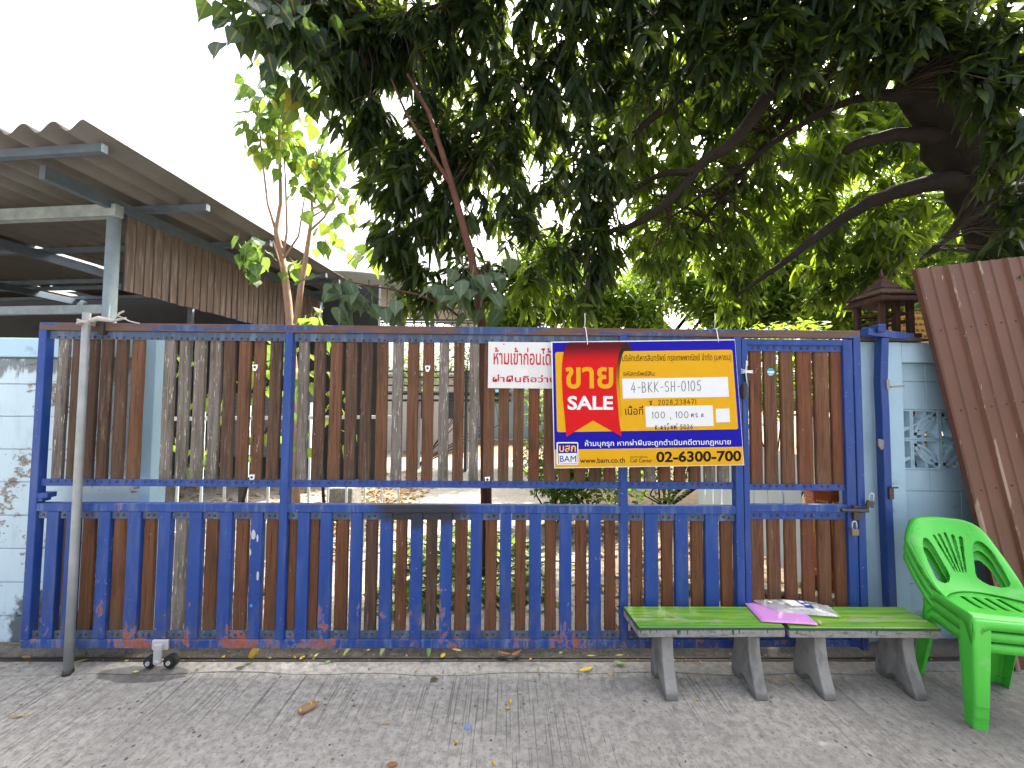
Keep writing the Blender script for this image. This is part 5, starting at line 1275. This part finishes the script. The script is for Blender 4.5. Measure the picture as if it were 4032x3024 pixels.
# hedge-like shrub in the yard and low bushes behind the planks
def shrub(label, blobs_, mat='shrub', L0=.05, L1=.09, group='shrubs in the yard', tone=.5):
    c0 = blobs_[0][0]; r = thing('shrub', (c0.x, c0.y, 0), label, 'shrub', group); Bb, Tt = [], []; m = MB()
    for c, rad, n in blobs_:
        cen = NR.normal(0, 1, (n, 3)); cen /= np.linalg.norm(cen, axis=1)[:, None]; Bb.append(cen*(NR.rand(n, 1)**.4)*rad+np.array(c)); Tt.append(NR.normal(tone, .2, n))
        for _ in range(3): m.tube([(c0.x+rnd.uniform(-.1, .1), c0.y, -.02), (c.x+rnd.uniform(-.2, .2), c.y, c.z*.5), (c.x+rnd.uniform(-.2, .2)*rad, c.y+rnd.uniform(-.2, .2), c.z+rad*.4)], [.016, .01, .004], 5)
    Bb = np.concatenate(Bb); n = len(Bb); Bb[:, 2] = np.maximum(Bb[:, 2], .03); L = NR.uniform(L0, L1, n)
    m.build('stems', M['twig'], r, smooth=True); leaves('foliage', M[mat], r, Bb, rdir(n, -.8, .5), L, L*.5, np.concatenate(Tt), OVAL, .15, .2)
shrub('dense green shrub in the yard below the sale board', [(D(1200, 880, 5.2), .45, 900), (D(1180, 1000, 5.0), .42, 900), (D(1270, 980, 5.1), .48, 900), (D(1290, 860, 5.4), .42, 700), (D(1230, 1060, 5.0), .35, 700), (D(1330, 1050, 5.1), .40, 600)])
shrub('dark green shrub in the yard right of the middle post', [(D(1430, 900, 6.0), .6, 700), (D(1500, 960, 5.8), .6, 700), (D(1580, 880, 6.2), .6, 600), (D(1420, 1030, 5.6), .45, 500)], tone=.35)
shrub('leafy shrub in the yard behind the upper door planks', [(D(1690, 830, 5.5), .5, 500), (D(1770, 800, 5.6), .45, 450), (D(1660, 760, 5.8), .5, 450), (D(1740, 740, 5.9), .4, 350)], 'far_leaf', .07, .13, tone=.6)
shrub('dark foliage added behind the right wall to darken the vent block openings', [(Vector((3.2, 3.3, 1.0)), .42, 900), (Vector((3.8, 3.3, 1.0)), .42, 900), (Vector((4.4, 3.4, 1.0)), .42, 600)], tone=.2, L0=.07, L1=.12)  # unseen foliage added so the vent openings look dark
shrub('dark shrub at the foot of the far wall behind the middle planks', [(D(900, 800, 9.5), .7, 600), (D(1000, 770, 9.5), .7, 600), (D(1060, 820, 9.0), .6, 500)], tone=.4, L0=.07, L1=.12)
# ------------------------------------------------------------------ pipal trees with heart-shaped leaves
def pipal(label, stems, groups_, bark, mat, rad, droop=.35, nm='pipal_tree', cat='tree', grp='pipal trees', tone=.5, spread=.15, L=(.13, .19)):
    b = D(*stems[0][0][:3]); r = thing(nm, (b.x, b.y, 0), label, cat, grp)
    for st_ in stems:
        pts = [D(x, y, Y) for x, y, Y, q in st_]; MB().tube(pts, [q[3] for q in st_], 9).build('trunk' if st_ is stems[0] else 'limb', M[bark], r, smooth=True)
    Bb, Dd, Tt, Ll = [], [], [], []
    for x, y, Y, n, sp, tn in groups_:
        c = np.array(D(x, y, Y)); k = NR.normal(0, sp, (n, 3))*np.array([1, .8, 1]); Bb.append(c+k); dd = rdir(n, -1.9, -.35)*np.array([.8, .8, 1]); Dd.append(dd); Tt.append(NR.normal(tn, .15, n)); Ll.append(NR.uniform(L[0], L[1], n))
    Bb = np.concatenate(Bb); Ll = np.concatenate(Ll)
    leaves('crown', M[mat], r, Bb, np.concatenate(Dd), Ll*1.25, Ll*.78, np.concatenate(Tt), HEART, .2, .12, .35)
    return r
pipal('reddish pipal trunk with drooping heart leaves behind the middle of the gate', [
    [(1052, 1240, 3.3, .05), (1048, 900, 3.3, .042), (1040, 690, 3.3, .036), (1020, 560, 3.35, .034), (985, 430, 3.4, .03), (955, 330, 3.45, .026), (925, 240, 3.5, .02), (880, 160, 3.5, .012)],
    [(975, 400, 3.4, .018), (930, 330, 3.45, .016), (875, 240, 3.5, .012), (845, 170, 3.5, .008)], [(1000, 690, 3.25, .010), (960, 660, 3.2, .010), (900, 635, 3.1, .008), (760, 610, 3.0, .005)], [(1030, 620, 3.3, .012), (1045, 580, 3.2, .008), (1060, 560, 3.1, .005)]],
    [(1060, 560, 3.05, 9, .08, .6), (1050, 620, 3.1, 12, .10, .4), (1000, 600, 3.1, 12, .09, .5), (960, 610, 3.1, 8, .07, .6), (750, 620, 2.95, 12, .08, .35), (800, 640, 3.0, 9, .08, .5), (720, 630, 2.9, 6, .05, .5), (870, 655, 3.0, 5, .06, .5)], 'red_bark', 'pipal_dusty', .04, L=(.12, .18))
pipal('slender pipal sapling with yellow green leaves in front of the shed roof', [
    [(640, 1150, 4.3, .045), (634, 800, 4.3, .042), (622, 650, 4.3, .04), (610, 560, 4.3, .034), (596, 500, 4.3, .026), (606, 440, 4.3, .020), (604, 330, 4.3, .016), (600, 220, 4.3, .010), (604, 130, 4.3, .005)],
    [(602, 520, 4.3, .016), (578, 440, 4.3, .012), (565, 330, 4.3, .009), (556, 220, 4.3, .005)], [(610, 560, 4.3, .016), (620, 500, 4.3, .012), (617, 400, 4.3, .009), (612, 300, 4.3, .005)],
    [(640, 700, 4.25, .034), (650, 620, 4.25, .030), (665, 530, 4.25, .024), (675, 460, 4.25, .016), (672, 420, 4.25, .012), (690, 320, 4.25, .006)], [(668, 500, 4.25, .014), (700, 470, 4.2, .010), (740, 400, 4.1, .006)], [(615, 555, 4.3, .014), (645, 510, 4.3, .010), (662, 400, 4.3, .006)],
    [(620, 620, 4.3, .010), (590, 520, 4.2, .008), (560, 540, 4.2, .004)], [(672, 470, 4.25, .010), (720, 440, 4.2, .007), (750, 380, 4.15, .004)]],
    [(600, 150, 4.3, 22, .13, .55), (570, 220, 4.3, 41, .15, .5), (600, 240, 4.3, 48, .17, .78), (620, 300, 4.3, 41, .14, .82), (570, 290, 4.3, 25, .12, .72), (560, 320, 4.3, 6, .04, .97), (610, 200, 4.3, 28, .13, .5), (690, 330, 4.25, 38, .14, .5), (680, 390, 4.25, 28, .12, .72), (730, 350, 4.2, 22, .12, .5), (745, 420, 4.2, 16, .10, .72), (720, 480, 4.2, 14, .12, .82), (700, 520, 4.2, 6, .05, .5),
     (545, 525, 4.2, 19, .09, .35), (560, 560, 4.2, 12, .07, .45), (640, 560, 4.3, 8, .07, .72), (780, 540, 4.1, 9, .08, .82), (670, 690, 4.1, 16, .09, .82)], 'pale_bark', 'pipal', .04, L=(.12, .175))
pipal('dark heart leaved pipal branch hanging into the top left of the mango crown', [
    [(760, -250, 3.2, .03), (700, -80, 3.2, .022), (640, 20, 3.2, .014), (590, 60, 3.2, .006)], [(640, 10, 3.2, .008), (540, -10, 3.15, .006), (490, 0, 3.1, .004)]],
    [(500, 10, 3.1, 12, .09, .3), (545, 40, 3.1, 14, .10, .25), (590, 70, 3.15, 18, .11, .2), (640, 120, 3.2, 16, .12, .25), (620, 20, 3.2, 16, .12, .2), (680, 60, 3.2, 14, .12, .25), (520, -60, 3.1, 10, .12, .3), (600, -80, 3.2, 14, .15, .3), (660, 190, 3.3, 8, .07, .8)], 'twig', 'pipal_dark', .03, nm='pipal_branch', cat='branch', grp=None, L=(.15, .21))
pipal('yellow green heart leaved creeper on the white bar fence behind the grey planks', [
    [(340, 1150, 3.45, .012), (360, 950, 3.45, .010), (420, 860, 3.45, .008), (520, 800, 3.45, .006), (640, 760, 3.5, .004)], [(520, 1100, 3.5, .012), (560, 960, 3.5, .010), (600, 880, 3.5, .008)], [(700, 1100, 3.7, .014), (690, 900, 3.7, .012), (680, 760, 3.7, .008)]],
    [(345, 760, 3.4, 6, .07, .7), (365, 790, 3.4, 6, .06, .55), (350, 940, 3.45, 10, .10, .8), (420, 790, 3.45, 12, .12, .75), (440, 870, 3.45, 8, .10, .75), (440, 980, 3.45, 8, .10, .7), (500, 830, 3.5, 8, .14, .7), (545, 940, 3.5, 10, .14, .6), (560, 780, 3.5, 10, .12, .75), (600, 800, 3.5, 10, .14, .8), (640, 770, 3.6, 10, .12, .85), (660, 830, 3.7, 9, .12, .75), (690, 760, 3.7, 12, .14, .7), (730, 870, 3.7, 8, .12, .8), (740, 950, 3.7, 6, .10, .8), (690, 920, 3.7, 10, .2, .7)],
    'twig', 'pipal', .02, nm='creeper', cat='creeper', grp=None, L=(.08, .13))
# ------------------------------------------------------------------ litter
M['litter'] = leaf_mat('dry_leaf_litter', [(0, (.10, .055, .03)), (.5, (.25, .15, .08)), (.8, (.42, .30, .17)), (1, (.30, .30, .10))], .2, .6, (.5, .35, .15))
M['cut'] = leaf_mat('cut_green_leaf', [(0, (.05, .10, .03)), (.5, (.13, .19, .05)), (.75, (.34, .32, .22)), (1, (.45, .36, .22))], .3, .5)
def litter(name, label, n, fx, mat, L0, L1, hmax, tone):
    bx = np.array([fx() for _ in range(n)]); L = NR.uniform(L0, L1, n)
    o = leaves(name, M[mat], None, bx, rdir(n, -.25, .45), L, L*NR.uniform(.25, .45, n), NR.normal(tone, .25, n), MANGO, .1, .3, .5)
    tag(o, label, 'dry leaves', kind='stuff'); return o
def area(x0, x1, y0, y1, h=0, p=.8):
    def f():
        u, v = rnd.random(), rnd.random(); x = x0+(x1-x0)*u; y = y0+(y1-y0)*v
        hh = h*max(0, 1-((2*u-1)**2+(2*v-1)**2))**p; return (x, y, .006+rnd.random()*(hh+.015))
    return f
litter('leaf_litter', 'brown dry leaves scattered over the left of the yard', 1500, area(-5.6, -1.6, 3.2, 8.5), 'litter', .07, .14, 0, .5)
litter('leaf_litter', 'brown dry leaves along the left edge of the driveway', 700, area(-2.5, -1.3, 4.2, 7.5, .10), 'litter', .08, .15, 0, .45)
litter('cut_leaf_pile', 'heap of cut green and dry leaves on the driveway behind the lower planks', 1100, area(-1.0, .35, 3.0, 4.5, .32), 'cut', .10, .19, 0, .5)
litter('leaf_litter', 'dry leaves on the ground behind the small door', 900, area(.5, 3.2, 2.7, 6.0), 'litter', .07, .14, 0, .55)
m = MB()
for _ in range(40):
    x, y = rnd.uniform(-.9, .25), rnd.uniform(3.1, 4.4); a = rnd.uniform(0, 6.28); l = rnd.uniform(.15, .5); z = rnd.uniform(.02, .25); m.tube([(x, y, z), (x+l*math.cos(a)*.5, y+l*math.sin(a)*.5, z+.04), (x+l*math.cos(a), y+l*math.sin(a), max(.01, z+rnd.uniform(-.1, .1)))], .006, 5)
tag(m.build('cut_twigs', M['twig']), 'thin cut twigs tangled in the leaf heap behind the lower planks', 'twigs', kind='stuff')
for k, (x, y, l, a, r_) in enumerate(((1.55, 3.0, 1.3, -.25, .03), (2.0, 3.3, 1.5, -.30, .035), (1.3, 3.4, 1.1, -.1, .03))):
    pl = MB().bar((x, y, .05), (x+l*math.cos(a), y+l*math.sin(a), .035), .09, .03).build('timber_plank', plain('sunbleached_timber', (.40, .33, .24), .85, .15, 0, .25) if k == 0 else pl.data.materials[0], origin=(x, y, .05))
    tag(pl, 'sunlit loose timber lying behind the door planks, ' + ('nearest the gate' if k == 0 else 'the long one under the pale blue boards' if k == 1 else 'shortest and leftmost piece'), 'plank', 'loose timber in the yard')
# leaves and fruit lying in front of the gate
fl = {'yellow': plain('yellow_fallen_leaf', (.60, .40, .03), .6, .3, 0, .15), 'brown': plain('brown_fallen_leaf', (.26, .12, .05), .7, .2, 0, .25), 'pale': plain('pale_green_fallen_leaf', (.38, .42, .14), .6, .3, 0, .15), 'green': plain('green_fallen_leaf', (.15, .30, .06), .5, .3, 0, .15), 'olive': plain('dull_olive_fallen_leaf', (.10, .09, .04), .7, .2, 0, .2), 'tan': plain('tan_dry_leaf', (.42, .27, .12), .7, .2, 0, .2)}
def gz_(x, y):
    g = G(x, y)
    return .001 if g.y < 2.33 else .006 if g.y < 2.457 else .006 if g.y < 2.5 else .02
def fallen(x, y, L, Wr, rot, mt, label, curl=.25, lift=0., tilt=0.):
    z = gz_(x, y)+.004+lift; c = G(x, y, z); ss, ws_ = MANGO; m = MB(); n = len(ss)
    for i in range(n):
        s = ss[i]-.5; h = ws_[i]*L*Wr/2; zc = curl*L*(4*s*s)*.25
        for j in (-1, 0, 1): m.v.append(Vector((s*L, j*h, zc+abs(j)*h*.45+tilt*(s+.5)*L+.001)))
    for i in range(n-1):
        for j in (0, 1): a = i*3+j; m.f.append((a, a+1, a+4, a+3))
    o = m.build('fallen_leaf', fl[mt], local=True, smooth=True); o.location = c; o.rotation_euler = (rnd.uniform(-.15, .15), 0, rot); q = o.modifiers.new('thick', 'SOLIDIFY'); q.thickness = .0012
    tag(o, label, 'leaf', 'fallen leaves in front of the gate'); return o
fallen(2310, 2638, .10, .26, .35, 'yellow', 'curled yellow leaf on the concrete just left of the benches', .3)
fallen(2440, 2615, .075, .42, -.1, 'green', 'curled fresh green leaf on the concrete beside the left bench leg', .5)
fallen(1372, 2570, .085, .30, 1.15, 'pale', 'pale green leaf standing in the gutter below the rusty rail, second left', .1, 0, .5)
fallen(1508, 2570, .075, .36, 1.4, 'pale', 'plump pale green leaf in the gutter under the gate, left of the torn green one', .1, 0, .5)
fallen(1690, 2572, .09, .28, 1.7, 'green', 'torn green leaf hanging into the gutter under the gate', .2, 0, .4)
fallen(1800, 2568, .085, .26, -.6, 'tan', 'tan dry leaf in the gutter right of the torn green leaf', .2, 0, .2)
fallen(1745, 2584, .05, .6, 1.3, 'yellow', 'short yellow leaf folded against the gate track', .4)
fallen(1985, 2578, .10, .30, -.25, 'brown', 'left one of two curled brown leaves in the gutter', .5)
fallen(2035, 2575, .09, .30, .7, 'brown', 'right one of two curled brown leaves in the gutter', .5)
fallen(945, 2632, .05, .4, .3, 'olive', 'small olive leaf on the smooth concrete strip left of centre', .3)
fallen(980, 2612, .03, .5, .4, 'pale', 'tiny pale leaf beside the gate track, right of the wheels', .2)
fallen(1290, 2608, .04, .4, .4, 'green', 'small green leaf on the strip below the gate track', .2)
fallen(535, 2647, .035, .45, .1, 'pale', 'pale leaf scrap beside the gate wheels on the concrete', .2)
fallen(320, 2605, .06, .3, .5, 'pale', 'pale narrow leaf at the foot of the leaning pipe', .3)
fallen(1710, 2680, .045, .7, .3, 'olive', 'curled dull leaf scrap on the broomed concrete below centre', .6)
fallen(3122, 2690, .055, .3, -1.0, 'tan', 'tan curled leaf on the concrete between the two benches', .3)
fallen(3045, 2680, .05, .35, .9, 'tan', 'pale dry stalk of leaf under the left bench, right leg', .2)
fallen(75, 2822, .09, .14, .25, 'tan', 'long tan leaf on the concrete at the far left edge', .1)
fallen(2010, 2762, .035, .35, 1.5, 'yellow', 'small yellow petal on the concrete, upper one of two near centre', .2)
fallen(2000, 2790, .025, .5, .0, 'yellow', 'small yellow petal on the concrete, lower one of two near centre', .2)
fallen(1945, 3005, .04, .25, -1.1, 'yellow', 'yellow leaf strip at the bottom edge of the picture', .2)
fallen(1545, 3015, .05, .5, .1, 'brown', 'brown leaf scrap at the bottom edge left of the yellow strip', .3)
fallen(1798, 2922, .03, .35, -.7, 'yellow', 'yellow leaf crumb on the dark damp concrete patch', .2)
fallen(2405, 2655, .03, .4, .0, 'yellow', 'yellow leaf crumb right of the curled yellow leaf', .1)
fallen(2745, 2755, .02, .6, .0, 'yellow', 'yellow crumb on the concrete in front of the left bench', .1)
fallen(2440, 2582, .05, .3, .1, 'pale', 'pale green leaf in the gutter left of the first bench', .2)
fallen(2330, 2584, .06, .25, .0, 'pale', 'long pale leaf along the gate track left of the bench', .2)
fallen(105, 2590, .07, .25, -.2, 'tan', 'tan leaf in the gutter at the far left', .1)
for (x, y, r_) in ((640, 2600, .03), (880, 2588, .028), (1160, 2590, .03), (1245, 2582, .035), (1190, 2592, .04), (1060, 2592, .03), (1450, 2560, .02), (1600, 2582, .025), (2090, 2596, .03), (2210, 2572, .03), (2650, 2600, .03), (2760, 2610, .03), (1640, 2640, .025), (1865, 2648, .022), (2180, 2635, .02), (1525, 2848, .02), (1370, 2720, .022)):
    fallen(x, y, r_, rnd.uniform(.35, .6), rnd.uniform(0, 3), rnd.choice(['pale', 'tan', 'yellow']), 'tiny pale leaf crumb on the concrete in front of the gate', .2)
def lump(name, c, sx, sy, sz, rot, mt, label, cat, n=14, pinch=0.):
    m = MB(); rows = 10
    for i in range(rows+1):
        ph_ = math.pi*i/rows
        for k in range(n):
            a = 2*math.pi*k/n; q = math.sin(ph_); jit = 1+.05*math.sin(3*a+i); m.v.append(Vector((math.cos(ph_)*sx, q*math.cos(a)*sy*jit, q*math.sin(a)*sz*jit*(1-pinch*math.cos(ph_)))))
    for i in range(rows):
        for k in range(n): k2 = (k+1) % n; m.f.append((i*n+k, i*n+k2, (i+1)*n+k2, (i+1)*n+k))
    o = m.build(name, mt, local=True, smooth=True); o.location = c; o.rotation_euler = rot; return tag(o, label, cat)
c = G(1003, 2580, .03); lump('yellow_fruit', (c.x, c.y-.01, .052), .034, .021, .021, (0, -.9, .3), plain('yellow_fruit_skin', (.48, .30, .03), .5, .4, 0, .2), 'yellow fallen fruit resting in the gutter under the gate', 'fruit')
c = G(1212, 2785, .02); hu = lump('fruit_husk', (c.x, c.y, .020), .048, .021, .017, (0, 0, .75), plain('brown_fruit_husk', (.30, .19, .10), .8, .2, 0, .4), 'brown and yellow dried fruit husk on the open concrete', 'fruit', pinch=.3)
m = MB()
for sx, q_ in ((1, .038), (.4, .018), (-1, .043)):
    for k in range(5): a = .3+k/5*math.pi*.8; m.dome((sx*.036, .015*math.cos(a), .013*math.sin(a)-.001), .006*rnd.uniform(.6, 1.2), (sx, .3*math.cos(a), .5), 6)
o = m.build('husk_rim', plain('yellow_husk_flesh', (.55, .36, .09), .7, .2, 0, .2), hu, local=True, smooth=True)
c = G(3230, 2456, BZ+.008)
m = MB()
for k in range(9):
    a = k*2.4; rr = .022*(.4+.6*rnd.random()); m.add([(c.x, c.y, BZ+.003), (c.x+rr*math.cos(a), c.y+rr*math.sin(a), BZ+.004+.02*rnd.random()), (c.x+rr*math.cos(a+.9), c.y+rr*math.sin(a+.9), BZ+.003+.02*rnd.random())], [(0, 1, 2)])
tag(m.build('crumpled_leaf', plain('lime_yellow_leaf', (.45, .52, .16), .6, .3, 0, .12), origin=(c.x, c.y, BZ)), 'crumpled lime yellow leaf on the right bench beside the pink card', 'leaf')
c = G(1840, 2858, .006); 
tag(MB().prism([(c.x-.021, c.y+.012), (c.x+.021, c.y+.014), (c.x+.018, c.y-.004), (c.x+.002, c.y-.018), (c.x-.012, c.y-.010)], 'z', .0005, .0022).build('paint_spot', plain('pale_blue_paint_spot', (.16, .24, .44), .8, .2, 0, .1), origin=c), 'small faded blue paint spot on the concrete below the gate centre', 'paint spot')

# grit and crumbs caught along the gate track
n = 420; bx = []
for _ in range(n):
    y = rnd.choice((rnd.gauss(2.48, .02), rnd.gauss(2.53, .03), rnd.uniform(2.30, 2.45), rnd.gauss(2.45, .012))); bx.append((rnd.uniform(-3.2, 3.0), y, .008 if y < 2.47 else .012+.2*max(0, min(.12, y-2.5))))
L = NR.uniform(.006, .022, n)
tag(leaves('ground_debris', M['litter'], None, np.array(bx), rdir(n, -.1, .3), L, L*NR.uniform(.3, .8, n), NR.normal(.6, .3, n), OVAL, .0, .3, .4), 'crumbs of dry leaf and grit caught along the gate track', 'debris', kind='stuff')
